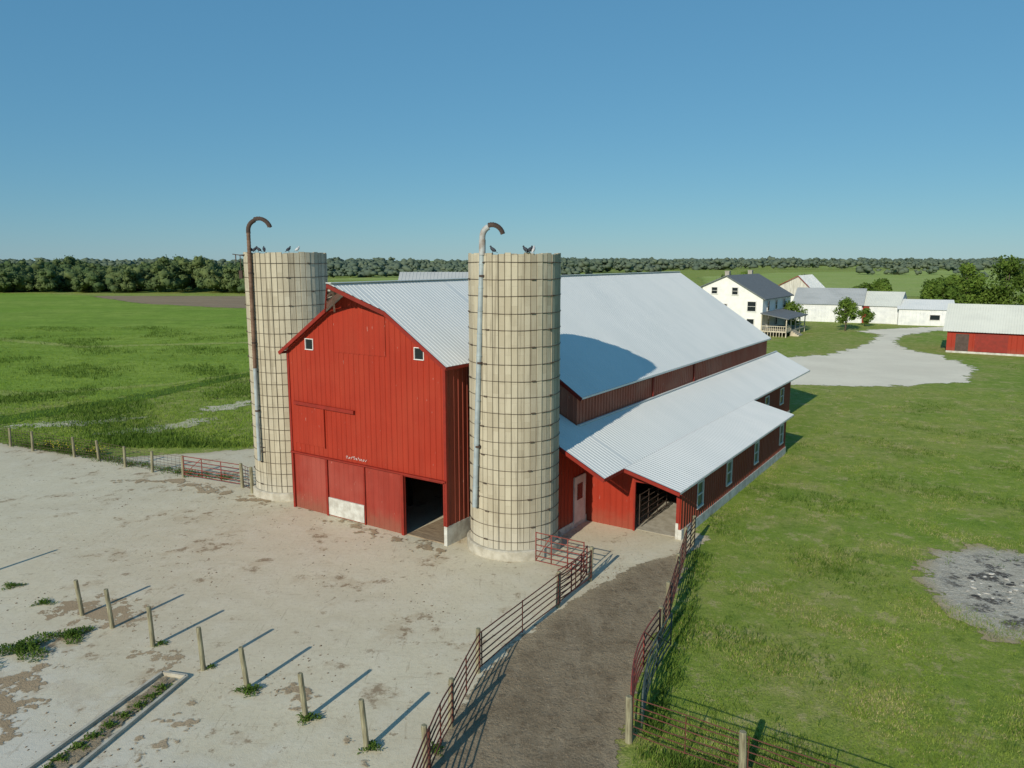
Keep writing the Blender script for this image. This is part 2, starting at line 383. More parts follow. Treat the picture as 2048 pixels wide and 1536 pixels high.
sheet("yard",[(-60,64),(-33.5,49),(-27.5,46.2),(-24,45.6),(-20.5,46.5),(-16.5,47.8),(-12,49),(-4,45),(-2,38),(6,36),(9.0,31.6),(7.4,29.6),(5.6,28.0),(4.2,26.4),(2.5,24.2),(.3,20.2),(-.5,17.8),(-1.0,15.8),(-1.8,8),(-60,8)],.008,.35,YARD)
sheet("dirt_lane",[(3.3,27.0),(5.0,28.9),(7.3,30.1),(7.0,28.2),(5.9,25.6),(5.1,23.6),(4.3,21.6),(3.4,18.9),(2.9,17.4),(2.3,14),(1.8,8),(-3.0,8),(-2.4,15.9),(-1.75,18.3),(-.95,20.8),(1.1,24.3)],.018,.15,LANE)
sheet("gravel_drive",[(24,71.5),(30.7,71.8),(37,71),(46,74),(53,84),(55.4,95.5),(54.4,101),(57,110.5),(63.6,121),(74,130),(92,134),(120,150),(118,154),(90,142),(69,136),(58,130.5),(59.5,123.5),(53.6,114),(46.3,104),(39.3,97),(33,95),(24,93)],.014,.8,GRAVEL)
for p in ([(-27.5,50.2),(-23.0,53.0),(-21.6,56.8),(-24,57.6),(-27.7,54),(-30,51.5)],[(-26,57.6),(-22.2,60.0),(-20.6,65),(-22.9,65.6),(-25.6,61.8)],[(-37,53),(-31,53.8),(-27,57.3),(-29,58.5),(-33,56.6),(-39,55)]):
    sheet("gravel_patch",p,.028,.3,BARE)
for i,p in enumerate(([(-16.5,26.0),(-13.5,25.9),(-11.8,24.2),(-12.4,22.9),(-14.6,23.4),(-16.6,24.4)],[(-12.0,22.4),(-9.8,21.7),(-8.6,20.2),(-9.7,20.0),(-11.4,21.2)],[(-14.2,21.8),(-13.0,20.4),(-12.4,17),(-13.3,16.8),(-15.4,19.8)],[(-9.0,19.6),(-7.9,17.7),(-8.9,16.2),(-9.7,17)],[(-7,20.2),(-5.4,19.9),(-5.1,18.5),(-6.1,18.2)],[(-24,40),(-19,39.4),(-16,37.6),(-13.2,36.2),(-9.5,35.2),(-12,36.9),(-15,38.8),(-18.5,41)],[(-4.4,17.6),(-3.2,17.8),(-2.8,16.7),(-3.9,16.2)],[(-10.2,36),(-8,34.4),(-4,31.4),(-2.2,29.6),(-3,29.2),(-5.5,31.2),(-8.6,33.6)])):
    sheet("soil_patch",p,.012+.004*i,.2,SOIL)
sheet("ash_patch",[(14.4,23.8),(15.2,27.9),(17.1,30.4),(20,31.2),(23.3,29.6),(24,25),(21.5,22.1),(18,21.6),(15.5,22.1)],.016,.25,ASH)
LONG=m_field("long_grass_strip",(.085,.160,.020),(.115,.19,.026),(.065,.12,.015),2,1.2,1)
sheet("long_grass_strip",[(-60,56),(-39,52),(-32,63),(-28,76),(-24,86),(-26,87),(-31,77),(-35,66),(-41,57),(-60,61)],.024,.6,LONG)
TRK=m_field("pale_mown_track",(.33,.39,.10),(.38,.41,.13),(.27,.34,.07),2,1.0,1)
sheet("mown_track",[(-58,70),(-44,66),(-33,72),(-27,82),(-28.5,83),(-34,74.5),(-44,69),(-58,73.5)],.020,.6,TRK)
sheet("mown_track",[(-90,120),(-60,104),(-30,112),(-30,115),(-60,107.5),(-90,124)],.020,1.0,TRK)

# ------------------------------------------------------------------ scattered ground detail (stuff)
def tri_mesh(name,V,mat,k=3,label=None):
    m=len(V); me=bpy.data.meshes.new(name); me.vertices.add(m); me.vertices.foreach_set("co",np.asarray(V,np.float32).ravel())
    me.loops.add(m); me.loops.foreach_set("vertex_index",np.arange(m,dtype=np.int32))
    me.polygons.add(m//k); me.polygons.foreach_set("loop_start",np.arange(0,m,k,dtype=np.int32)); me.update(calc_edges=True)
    me.materials.append(mat); o=bpy.data.objects.new(name,me); COL.objects.link(o)
    if label: o["label"]=label; o["kind"]="stuff"
    return o
def tufts(name,pts,hts,mat,k=4,spread=.12,wid=.018,label=None):
    pts=np.asarray(pts); n=len(pts); base=np.repeat(pts,k,0); H=np.repeat(hts,k)*rng.uniform(.6,1.15,n*k)
    ang=rng.uniform(0,2*np.pi,n*k); off=rng.normal(0,spread,(n*k,2)); ln=rng.normal(0,.4,(n*k,2))*H[:,None]
    w=wid*(.7+H*2); b=np.zeros((n*k,3,3)); c=base+off
    b[:,0,0]=c[:,0]-np.cos(ang)*w; b[:,0,1]=c[:,1]-np.sin(ang)*w
    b[:,1,0]=c[:,0]+np.cos(ang)*w; b[:,1,1]=c[:,1]+np.sin(ang)*w
    b[:,2,0]=c[:,0]+ln[:,0]; b[:,2,1]=c[:,1]+ln[:,1]; b[:,2,2]=H
    return tri_mesh(name,b.reshape(-1,3),mat,3,label or "short grass tufts covering the ground")
def barn_local(p):
    d=p-np.array([-2.758,30.653]); return d[:,0]*CT-d[:,1]*ST, d[:,0]*ST+d[:,1]*CT
def rightgrass(n):
    y=12+ (rng.random(n)**1.7)*75; x=rng.uniform(-.02,.75,n)*y+2
    p=np.stack([x,y],1); lx,ly=barn_local(p)
    lane_x=np.interp(y,[8,14,17.4,21.6,25.6,28.2,30.1,31.5],[1.9,2.5,3.1,4.5,6.1,7.2,7.5,9.0])
    ok=(x>lane_x)&~((lx<8.1)&(ly>0)&(ly<41))&~((y>69)&(y<95)&(x>22)&(x<56))
    ok&=np.hypot((x-19.2)/3.9,(y-26.3)/3.6)+rng.normal(0,.12,n)>1
    ok&=~((lx<6)&(ly<45))
    return p[ok]
def clumpy(p): return np.sin(p[:,0]*1.3+np.sin(p[:,1]*.8)*2)+np.sin(p[:,1]*1.1+p[:,0]*.5+np.sin(p[:,0]*.7)*1.5)
p=rightgrass(56000); tufts("lawn_grass",p,rng.uniform(.04,.12,len(p))*(1+.45*np.clip(clumpy(p),-1,1)),BLADE,4,.09,.012)
p=rightgrass(50000); p=p[clumpy(p)+rng.normal(0,.5,len(p))>.8]; tufts("dry_grass",p,rng.uniform(.03,.10,len(p)),BLADEY,4,.12,.011)
p=rightgrass(40000); p=p[clumpy(p*.55+3)+rng.normal(0,.4,len(p))>.9]; tufts("dark_grass",p,rng.uniform(.08,.19,len(p)),WEEDM,5,.11,.015)
def leftgrass(n):
    y=48+(rng.random(n)**1.5)*90; x=rng.uniform(-.80,-.18,n)*y; p=np.stack([x,y],1)
    yb=np.interp(x,[-60,-33.5,-27.5,-24,-20.5,-16.5,-12],[64,49.3,46.6,46,47,48.3,49.5]); return p[(y>yb)&(x<-11)]
p=leftgrass(32000); tufts("meadow_grass",p,rng.uniform(.06,.22,len(p)),BLADEM,4,.2,.024)
p=leftgrass(30000); p=p[clumpy(p*.3)+rng.normal(0,.5,len(p))>.7]; tufts("tall_pasture_grass",p,rng.uniform(.15,.42,len(p)),WEEDM,4,.25,.026,"taller darker pasture grass tufts")
fr=[]
for (a,b,cn) in (((4.4,20.5),(7.7,30),130),((3.2,17.4),(4.4,20.5),70),((3.0,17.0),(9,13.5),330)):
    t=rng.random(cn)[:,None]; fr.append(np.array(a)+t*(np.array(b)-np.array(a))+np.stack([rng.uniform(.05,.5,cn),rng.uniform(-.3,.2,cn)],1))
for (a,b,cn) in (((-33,48.6),(-18.5,41.4),420),((-18.5,41.4),(-15,40.2),60)):
    t=rng.random(cn)[:,None]; fr.append(np.array(a)+t*(np.array(b)-np.array(a))+np.stack([rng.normal(0,.3,cn),rng.uniform(.0,.7,cn)],1))
fr=np.concatenate(fr); tufts("fringe_grass",fr,rng.uniform(.08,.28,len(fr)),WEEDM,7,.12,.018,"taller unmown grass along the fences")
def clods(name,P,s0,s1,mat,label):
    T=np.array([(1,0,0),(.3,.95,0),(-.8,.6,0),(-.8,-.6,0),(.3,-.95,0)]); V=[]
    for (x,y) in P:
        s=rng.uniform(s0,s1); a=rng.uniform(0,6.28); c,sn=math.cos(a),math.sin(a); R=T*s*rng.uniform(.6,1.3,(5,1)); Q=np.stack([x+R[:,0]*c-R[:,1]*sn,y+R[:,0]*sn+R[:,1]*c,np.full(5,.0)],1)
        top=np.array([x+rng.normal(0,s*.2),y+rng.normal(0,s*.2),.015+s*rng.uniform(.2,.5)])
        for k in range(5): V+= [Q[k],Q[(k+1)%5],top]
    return tri_mesh(name,np.array(V),mat,3,label)
yy=rng.uniform(16,44,6200); xx=rng.uniform(-.72,.06,6200)*yy; P=np.stack([xx,yy],1); lx,ly=barn_local(P)
lim=np.interp(yy,[15,18,20.7,25,28],[-2.6,-1.8,-1.1,1.2,3.2]); kk=(np.sin(xx*.9+np.sin(yy*.7)*2)+np.sin(yy*1.1+xx*.4)+rng.normal(0,.5,len(xx))>.9)&(xx<lim)&~((lx>-9.6)&(ly>-.2))&(yy<47)
P=P[kk][:620]; clods("dung_crumbs",P,.012,.06,CLOD,"dried dung crumbs scattered on the yard concrete")
t=rng.random(2600); yy=12+t*16.5; cx=np.interp(yy,[12,16,18,20.7,24.5,28.5],[.0,.3,.9,1.7,3.4,5.3]); xx=cx+rng.uniform(-2.0,1.9,2600)*np.interp(yy,[12,28],[1.1,.75])
P=np.stack([xx,yy],1); clods("lane_stones",P[:1100],.01,.034,STONE,"small pale stones in the dirt lane"); clods("lane_clods",P[1100:],.015,.055,CLOD,"soil clods in the dirt lane")

def weed(loc,r,h,n,flowers=0,label="green weed clump growing out of the yard concrete",st=False):
    mb=MB()
    for i in range(n):
        a=random.uniform(0,6.28); d=r*math.sqrt(random.random())*(.6+.4*math.sin(a*3+loc[0])); bx,by=d*math.cos(a),d*math.sin(a)*.8
        z=h*random.uniform(.2,1)*(1-.6*abs(d)/r); s=random.uniform(.025,.065); t=random.uniform(0,6.28); tl=random.uniform(-.5,.5)
        dx,dy=math.cos(t)*s,math.sin(t)*s
        mb.face([(bx,by,z*.4),(bx+dx-dy*.4,by+dy+dx*.4,z),(bx+dx*2,by+dy*2,z+tl*s),(bx+dx+dy*.4,by+dy-dx*.4,z)])
    for i in range(flowers):
        a=random.uniform(0,6.28); d=r*math.sqrt(random.random()); mb.ell((d*math.cos(a),d*math.sin(a),h*random.uniform(.6,1.1)),(.035,.035,.02),5,3,mi=1)
    if st: return mb
    if flowers: return mb.obj("flowering_weeds",[WEEDM,YEL],None,(loc[0],loc[1],.01),label=label,kind="stuff")
    return mb.obj("weed_clump",[WEEDM,YEL],None,(loc[0],loc[1],.01),label=label,category="weed",group="weed clumps in the farmyard")
for l,r,h,n in [((-7.4,19.6),.42,.22,260),((-5.4,18.3),.38,.2,220),((-3.5,17.1),.30,.2,160),((-9.0,20.9),.2,.1,60),((-11.1,22.3),.25,.12,80),((-18.6,26.6),.5,.12,220),((-15.2,21.9),1.3,.28,1400),((-14.2,22.8),.8,.24,700),((-16.6,25.2),.5,.15,200),((-1.9,17.0),.3,.25,150),((-2.2,15.6),.45,.3,240),((-16.3,21.0),1.2,.28,1000)]:
    weed(l,r,h,n)
for x,y in ((-26.6,46.2),(-25.8,45.8),(-28.4,46.8),(-30.0,47.6)):
    weed((x,y),.7,.5,300,26,"flowering weed clump with yellow blossoms along the fence")

# ------------------------------------------------------------------ main barn
SL=.655; RX=-4.74; RZ=11.04; Wd=9.48
rz=lambda x: RZ-SL*abs(x-RX)
l1=lambda x: 4.67-.502*(x-2.707)
Z1=l1(5.775)
l2=lambda x: Z1-.253*(x-5.775)
barn=empty("barn",(-2.758,30.653,0),-TH,label="long red metal-sided barn with pale ribbed roof and stepped lean-to",category="barn")
mb=MB()
ops=[(-8.22,-7.75,7.92,8.38),(-1.57,-1.10,7.92,8.38),(-2.34,-.14,-1,2.75)]
ribbed(mb,FRONT(0),-Wd,0,2.83,lambda u:rz(u)-.03,ops[:2],.31,.026,(RX,))
ribbed(mb,LEFT(-Wd),0,37.6,0,lambda u:rz(-Wd)-.03,(),.31,.022)
ribbed(mb,BACK(37.6),-Wd,2.95,0,lambda u:rz(u)-.03,(),.31,.022,(RX,))
mb.obj("gable_wall",RED,barn)
mb=MB(); ribbed(mb,RIGHT(0),0,5.93,.85,lambda u:7.85,(),.31,.026); mb.obj("side_wall",REDD,barn)
mb=MB(); ribbed(mb,FRONT(.05),-Wd,0,0,lambda u:2.85,ops[2:],.31,.016,w=.03); mb.obj("lower_board_wall",REDW,barn,label="weathered faded red boards below the ledge")
mb=MB()
ribbed(mb,FRONT(5.93),0,2.95,0,lambda u:rz(u)-.03,(),.31,.022)
ribbed(mb,RIGHT(2.95),5.93,37.6,0,lambda u:5.97,(),.31,.045,w=.07)
mb.obj("clerestory_wall",REDC,barn)
mb=MB(); mb.beam((3.05,9.5,5.72),(3.05,14.7,5.72),.10,.09); mb.beam((3.05,20.2,5.76),(3.05,23.5,5.76),.08,.07); mb.each("sliding_track",RUST,barn)
mb=MB(); mb.box(3.0,3.06,20.9,21.06,4.6,5.7); mb.box(3.0,3.06,14.5,14.62,4.6,5.62); mb.each("door_edge_strip",REDT,barn)
mb=MB(); mb.beam((-Wd-.02,-.06,2.84),(.03,-.06,2.84),.16,.07); mb.obj("wall_ledge",REDT,barn)
# faint pale scribbled marks just above the ledge
mb=MB()
for i in range(9):
    x=-5.75+i*.15; h=random.uniform(.08,.15); y=-.034
    pts=[(x+.055*math.cos(t*1.3+i),y,3.02+h*.5+h*.5*math.sin(t*1.3+i*2)) for t in range(5)]
    for a,b in zip(pts[:-1],pts[1:]): mb.beam(a,b,.012,.018)
mb.obj("painted_marks",PINKP,barn,label="faint pale scribbled marks painted above the ledge")
mb=MB()
for x in (-Wd,.0): mb.box(x-.07,x+.06,-.05,.06,0 if x<-1 else .87,7.8)
mb.each("corner_trim",REDT,barn)
mb=MB(); mb.beam((-9.1,-.10,5.30),(-5.15,-.10,5.24),.10,.16); mb.obj("door_track",REDT,barn)
mb=MB(); ribbed(mb,FRONT(-.045),-9.2,-7.15,3.32,lambda u:5.16,(),.31,.018)
mb.box(-7.19,-7.13,-.09,0,3.3,5.18)
mb.obj("hay_door",RED,barn)
mb=MB(); ribbed(mb,FRONT(-.03),-6.3,-3.2,7.9,lambda u:min(9.9,rz(u)-.35),(),.31,.018,(RX,)); mb.obj("loft_panel",RED,barn)
mb=MB(); mb.box(-7.09,-4.8,-.02,.05,.08,.92); mb.obj("feed_panel",FOUND,barn,label="whitewashed rectangular panel low on the wall")
mb=MB(); mb.box(-7.22,-7.10,-.045,.02,.0,2.78); mb.box(-4.76,-4.70,-.03,.02,.0,2.78); mb.each("wall_batten",REDT,barn)
mb=MB(); mb.box(-2.50,-2.35,-.07,.12,0,2.78); mb.box(-.14,-.03,-.05,.14,.87,2.72); mb.box(-2.345,-.145,-.03,.12,2.72,2.80); mb.each("door_jamb",REDT,barn)
mb=MB(); mb.box(-.13,.035,-.03,5.9,-.02,.86); mb.obj("concrete_base",FOUND,barn)
mb=MB()
for i in range(10): mb.box(-2.3,-.16,.1+i*.5,.1+i*.5+.49,.012,.05)
mb.obj("plank_floor",PLANKM,barn)
mb=MB()
for y in (3.2,6.4,9.6):
    for x in (-8,-5,-2.6): mb.box(x,x+.18,y,y+.18,0,7)
mb.beam((-9.3,3.3,2.9),(-.1,3.3,2.9),.2,.25); mb.box(-9.3,-.1,9.9,10.0,0,7); mb.obj("inner_framing",DARK,barn)
window(barn,'F',0,-8.22,-7.75,7.92,8.38,WHITEP,GLASS,.035,False,.035)
window(barn,'F',0,-1.57,-1.10,7.92,8.38,WHITEP,GLASS,.035,False,.035)
mb=MB(); R=(RX,RZ)
roof_panel(mb,-.28,5.93,lambda a:R,lambda a:(.30,rz(.30)))
roof_panel(mb,5.93,37.9,lambda a:R,lambda a:(3.2,rz(3.2)))
roof_panel(mb,-.28,37.9,lambda a:(RX-.001,RZ),lambda a:(-Wd-.30,rz(-Wd-.30)))
def hb(side):
    def f(a):
        t=max(0,min(1,(a+1.76)/(1.76-.28))); x=RX+side*1.78*t; return (x,rz(x))
    return f
roof_panel(mb,-1.76,-.28,lambda a:R,hb(1)); roof_panel(mb,-1.76,-.28,lambda a:(RX-.001,RZ),hb(-1))
mb.obj("roof",ROOF,barn)
mb=MB(); mb.beam((RX,-1.72,RZ+.025),(RX,37.9,RZ+.025),.32,.03); mb.obj("ridge_cap",ROOF,barn)
mb=MB(); k=.10
for sd in (1,-1):
    xb=RX+sd*1.78; xe=.30 if sd>0 else -Wd-.30
    mb.beam((RX,-1.80,RZ-k),(xb,-.31,rz(xb)-k),.05,.16); mb.beam((xb,-.31,rz(xb)-k),(xe,-.31,rz(xe)-k),.05,.16)
mb.beam((.31,-.3,rz(.3)-.08),(.31,5.9,rz(.3)-.08),.03,.12)
mb.beam((0,5.88,rz(0)-.1),(3.2,5.88,rz(3.2)-.1),.05,.16)
mb.beam((-Wd-.31,-.3,rz(.3)-.08),(-Wd-.31,37.8,rz(.3)-.08),.03,.12)
mb.beam((RX,37.93,RZ-k),(3.2,37.93,rz(3.2)-k),.05,.14)
mb.each("rake_board",REDT,barn)
mb=MB(); mb.beam((RX,-1.7,RZ-.22),(RX,0,RZ-.22),.14,.2)
for t in (.3,.62):
    for sd in (1,-1): mb.beam((RX,-1.76+t*1.4,RZ-.12),(RX+sd*1.6*t,-1.76+t*1.4,rz(RX+sd*1.6*t)-.12),.05,.12)
mb.beam((RX-1.4,-.1,9.75),(RX,-1.5,RZ-.3),.08,.08); mb.obj("hood_beam",GREYW,barn)
mb=MB(); mb.beam((3.2,5.95,rz(3.2)-.05),(3.2,37.9,rz(3.2)-.05),.02,.09); mb.obj("eave_flashing",ROOF,barn)
# ---- lean-to
mb=MB()
ribbed(mb,RIGHT(3.4),3.5,6.15,.32,lambda u:l1(3.4)-.03,[(4.97,5.83,.2,2.26)],.31,.022)
ribbed(mb,FRONT(3.5),0,3.4,0,lambda u:l1(u)-.03,(),.31,.022)
ribbed(mb,FRONT(6.15),3.4,8.0,0,lambda u:(l1(u) if u<5.775 else l2(u))-.04,[(5.85,7.86,-1,2.28)],.31,.018,(5.775,))
mb.obj("lean_to_front_wall",RED,barn)
mb=MB()
WN=[(8.1,8.8),(12.3,13.0),(17.1,17.8),(22.5,23.2)]
ribbed(mb,RIGHT(8.0),6.15,24.0,.45,lambda u:l2(8.0)-.04,[(a,b,.92,2.02) for a,b in WN],.31,.035,w=.06)
ribbed(mb,BACK(24.0),5.3,8.0,.45,lambda u:(l1(u) if u<5.775 else l2(u))-.04,(),.31,.022,(5.775,))
W2=[(26.0,26.8),(29.1,30.0),(33.2,34.1)]
ribbed(mb,RIGHT(5.3),24.0,36.3,.45,lambda u:l1(5.3)-.04,[(a,b,1.4,2.5) for a,b in W2],.31,.035,w=.06)
ribbed(mb,BACK(36.3),2.95,5.3,.0,lambda u:l1(u)-.04,(),.31,.022)
mb.obj("lean_to_side_wall",REDD,barn)
mb=MB(); mb.box(7.9,8.06,6.12,24.03,-.05,.45); mb.box(5.2,5.36,24.03,36.33,-.05,.45); mb.box(3.3,3.44,3.5,6.1,-.05,.32); mb.box(7.78,7.9,6.10,6.25,-.05,.75)
mb.each("foundation",FOUND,barn)
for a,b in WN: window(barn,'R',8.0,a,b,.92,2.02,WHITEP,GLASSL)
for a,b in W2: window(barn,'R',5.3,a,b,1.4,2.5,WHITEP,GLASS)
mb=MB(); mb.box(3.38,3.45,4.97,5.83,.2,2.26); dr=mb.obj("door",PINKP,barn)
mb=MB(); mb.box(3.451,3.458,5.15,5.65,1.25,2.0); mb.obj("door_window",GLASS,dr)
mb=MB(); mb.box(3.39,3.47,4.87,4.97,.2,2.36); mb.box(3.39,3.47,5.83,5.93,.2,2.36); mb.box(3.39,3.47,4.97,5.83,2.26,2.36); mb.obj("door_frame",PINKP,barn)
mb=MB()
roof_panel(mb,3.16,5.86,lambda a:(.06,l1(.06)),lambda a:(5.775,Z1))
roof_panel(mb,5.86,40.5,lambda a:(2.99,l1(2.99)),lambda a:(5.775,Z1))
roof_panel(mb,5.05,24.4,lambda a:(5.78,Z1-.002),lambda a:(8.335,l2(8.335)))
mb.obj("lean_to_roof",ROOF,barn)
mb=MB(); mb.beam((3.06,5.9,l1(3.06)+.05),(3.06,40.4,l1(3.06)+.05),.14,.03); mb.obj("roof_flashing",ROOF,barn)
mb=MB()
mb.beam((.06,3.12,l1(.06)-.09),(5.775,3.12,Z1-.09),.05,.15); mb.beam((5.78,3.15,Z1-.08),(5.78,5.05,Z1-.08),.04,.12)
mb.beam((5.8,5.01,Z1-.09),(8.34,5.01,l2(8.335)-.09),.05,.15); mb.beam((3.1,40.5,l1(3.1)-.09),(5.775,40.5,Z1-.09),.05,.15)
mb.beam((5.8,24.44,Z1-.09),(8.34,24.44,l2(8.335)-.09),.05,.13)
mb.each("lean_to_fascia",REDT,barn)
mb=MB(); mb.beam((8.34,5.05,l2(8.335)-.05),(8.34,24.4,l2(8.335)-.05),.02,.09); mb.beam((5.79,24.45,Z1-.05),(5.79,40.5,Z1-.05),.02,.09); mb.each("eave_edge",WHITEP,barn)
mb=MB(); mb.box(7.80,7.96,6.08,6.2,0.75,2.3); mb.box(5.80,5.88,6.06,6.14,0,2.28); mb.box(5.8,7.79,6.07,6.14,2.285,2.36)
mb.each("opening_frame",REDT,barn)
mb=MB()
for i in range(6): mb.tube([(5.95,6.4,.25+i*.27),(5.99,9.6,.25+i*.27)],.02,6)
for y in (6.4,7.4,8.5,9.6): mb.tube([(5.96,y,.2),(5.96,y,1.65)],.022,6)
mb.obj("inner_gate",RUST,barn)
mb=MB(); mb.box(3.5,7.88,6.3,23.9,.02,.035); mb.obj("lean_to_floor",FOOT,barn)
mb=MB(); mb.box(3.6,7.85,11.0,11.1,0.04,2.4); mb.obj("inner_partition",DARK,barn)

# ------------------------------------------------------------------ silos
def silo(loc,R,H,label,pipe_xy0,pipe_xy1,pmats,hook,ztop,foot_h,pr=.105):
    root=empty("silo",(loc[0],loc[1],0),0,label=label,category="silo",group="concrete stave silos beside the barn")
    NS=46; V=[];F=[];UV=[]; zs=[foot_h-.1]+[foot_h-.1+(H-foot_h+.1)*(i+1)/16 for i in range(16)]
    ring=[]
    for k in range(NS):
        a0=2*math.pi*k/NS; w=2*math.pi/NS; js=random.uniform(-.014,.014)
        for fr,rr in ((0,-.04),(.07,js),(.93,js+random.uniform(-.01,.01))): ring.append((a0+w*fr,R+rr,(k+fr)*.2554))
    n=len(ring); jit=[random.uniform(-.07,.03) for _ in range(NS)]
    for zi,z in enumerate(zs):
        for i,(a,r,u) in enumerate(ring):
            zz=z+(jit[i//3] if zi==len(zs)-1 else 0); V.append((r*math.cos(a),r*math.sin(a),zz))
    for zi in range(len(zs)-1):
        for i in range(n):
            a=zi*n+i;b=zi*n+(i+1)%n; F.append((a,b,b+n,a+n))
            u0=ring[i][2]; u1=ring[(i+1)%n][2] if i<n-1 else NS*.2554
            UV+=[(zs[zi],u0),(zs[zi],u1),(zs[zi+1],u1),(zs[zi+1],u0)]
    b0=len(V); top=(len(zs)-1)*n
    for i,(a,r,u) in enumerate(ring): V.append(((R-.09)*math.cos(a),(R-.09)*math.sin(a),V[top+i][2]))
    for i,(a,r,u) in enumerate(ring): V.append(((R-.09)*math.cos(a),(R-.09)*math.sin(a),H-4))
    for i in range(n):
        j=(i+1)%n; F.append((top+i,top+j,b0+j,b0+i)); UV+=[(H,ring[i][2])]*4
        F.append((b0+i,b0+j,b0+n+j,b0+n+i)); UV+=[(H,ring[i][2])]*4
    me=bpy.data.meshes.new("stave_wall"); me.from_pydata(V,[],F); uv=me.uv_layers.new(name="stave")
    uv.data.foreach_set("uv",[c for q in UV for c in q]); me.materials.append(STAVE); me.update()
    o=bpy.data.objects.new("stave_wall",me); COL.objects.link(o); o.parent=root
    mb=MB(); mb.tube([(0,0,-.2),(0,0,foot_h-.04),(0,0,foot_h)],[R+.16,R+.16,R+.10],48); mb.obj("footing",FOOT,root)
    mb=MB(); z=foot_h+.35; i=0
    while z<H-.05:
        t1,t2=random.uniform(0,6),random.uniform(0,6)
        pts=[((R+.018)*math.cos(t*2*math.pi/60),(R+.018)*math.sin(t*2*math.pi/60),z+.014*math.sin(t*2*math.pi/60+t1)+.007*math.sin(t*.5+t2)) for t in range(61)]
        mb.tube(pts,.0125,5,caps=False)
        for q in range(4):
            a=q*math.pi/2+(.35 if i%2 else .9)+random.uniform(-.08,.08)
            c=((R+.035)*math.cos(a),(R+.035)*math.sin(a),z); d=Vector((-math.sin(a),math.cos(a),0))*.08
            mb.beam(Vector(c)-d,Vector(c)+d,.045,.05)
        z+=(.58 if z<6 else .66)+random.uniform(-.03,.03); i+=1
    mb.obj("steel_hoops",HOOPM,root)
    mb=MB(); p0=Vector((*pipe_xy0,0))-Vector((loc[0],loc[1],0)); p1=Vector((*pipe_xy1,0))-Vector((loc[0],loc[1],0))
    N=12
    for k in range(N):
        t0=k/N;t1=(k+1)/N; z0=2.05+(ztop-2.05)*t0; z1=2.05+(ztop-2.05)*t1
        a=p0.lerp(p1,t0); b=p0.lerp(p1,t1); a.z=z0; b.z=z1
        mi=0 if z0<pmats[3] else 1
        mb.tube([a,b],pr,14,mi); c=b.copy(); c.z-=.03; mb.tube([c,b],pr+.018,14,mi)
        if pmats[4] and mi==1:
            for q in range(6):
                c=a.lerp(b,q/6); e=c.copy(); e.z+=.03; mb.tube([c,e],pr+.012,12,mi)
    mb.obj("filler_pipe",[pmats[0],pmats[1]],root)
    hr,hx,hd=hook; b=p1.copy(); b.z=ztop; pts=[]
    for q in range(13):
        a=math.pi*(1-q/12*.92); pts.append((b.x+hx/2+hx/2*math.cos(a),b.y-.05*q/12,b.z+.12+hr*math.sin(a)))
    pts=[(b.x,b.y,b.z-.02)]+pts
    mb=MB(); mb.tube(pts[:7],pr+.012,14); mb.obj("pipe_elbow",pmats[2],root)
    mb=MB(); n=9; base=len(mb.v); P=[Vector(p) for p in pts[6:]]
    for k2,pv in enumerate(P):
        d=(P[min(k2+1,len(P)-1)]-P[max(k2-1,0)]).normalized(); y=Vector((0,1,0)); x=y.cross(d).normalized()
        for j in range(n):
            a=math.pi*1.15*(j/(n-1)-.5); mb.v.append(tuple(pv+(x*math.cos(a)*-1*hd+y*math.sin(a))*.145))
    for k2 in range(len(P)-1):
        for j in range(n-1):
            a=base+k2*n+j; mb.f.append((a,a+1,a+n+1,a+n)); mb.mi.append(0)
        mb.tube([P[k2]-Vector((0,.15,0)),P[k2]+Vector((0,.0,.15)),P[k2]+Vector((0,.15,0))],.014,4)
    mb.obj("pipe_hood",RUST,root)
    mb=MB()
    for z in (2.5,2.75):
        q=p0.copy(); q.z=z; mb.tube([q,(q.x+.35,q.y+.05,z-.05),(q.x*.55,q.y*.55,z)],.025,6)
    mb.obj("pipe_stay",RUST,root)
    for z in (4.6,8,11.4):
        mb=MB(); q=p0.lerp(p1,z/12); q.z=z; mb.beam(q,(q.x*.9,q.y*.9,z),.05,.05); mb.tube([(q.x,q.y,z-.04),(q.x,q.y,z+.04)],pr+.022,12)
        mb.obj("pipe_bracket",RUST,root)
    return root
s1=silo((.10,31.0),1.87,12.26,"tan concrete stave silo with grey galvanised filler pipe",(-1.52,29.75),(-1.14,29.62),(GALV,GALV,COLLAR,99,False),(.42,.75,1),12.75,.42)
s2=silo((-11.46,38.85),2.02,12.38,"tan concrete stave silo with rusty hooked filler pipe",(-12.72,37.02),(-12.66,37.05),(GALV,RUSTY,RUST,6.2,True),(.50,1.05,1),13.3,.42,.09)
mb=MB()
mb.beam((-2.0,-.9,12.25),(-1.1,-1.5,12.28),.05,.05); mb.beam((-2.35,-.9,12.30),(-1.5,-.9,12.18),.04,.04); mb.beam((-2.2,-.9,12.28),(-2.2,-.9,11.95),.04,.04); mb.box(-2.06,-1.9,-.98,-.82,11.1,11.5)
mb.beam((-1.98,-.9,11.5),(-1.98,-.9,12.25),.03,.03)
mb.obj("pulley_bracket",RUST,s2)
mb=MB(); mb.tube([(-1.25,-1.38,12.2),(-1.24,-1.38,12.78)],.130,14); mb.obj("pipe_collar",COLLAR,s1)

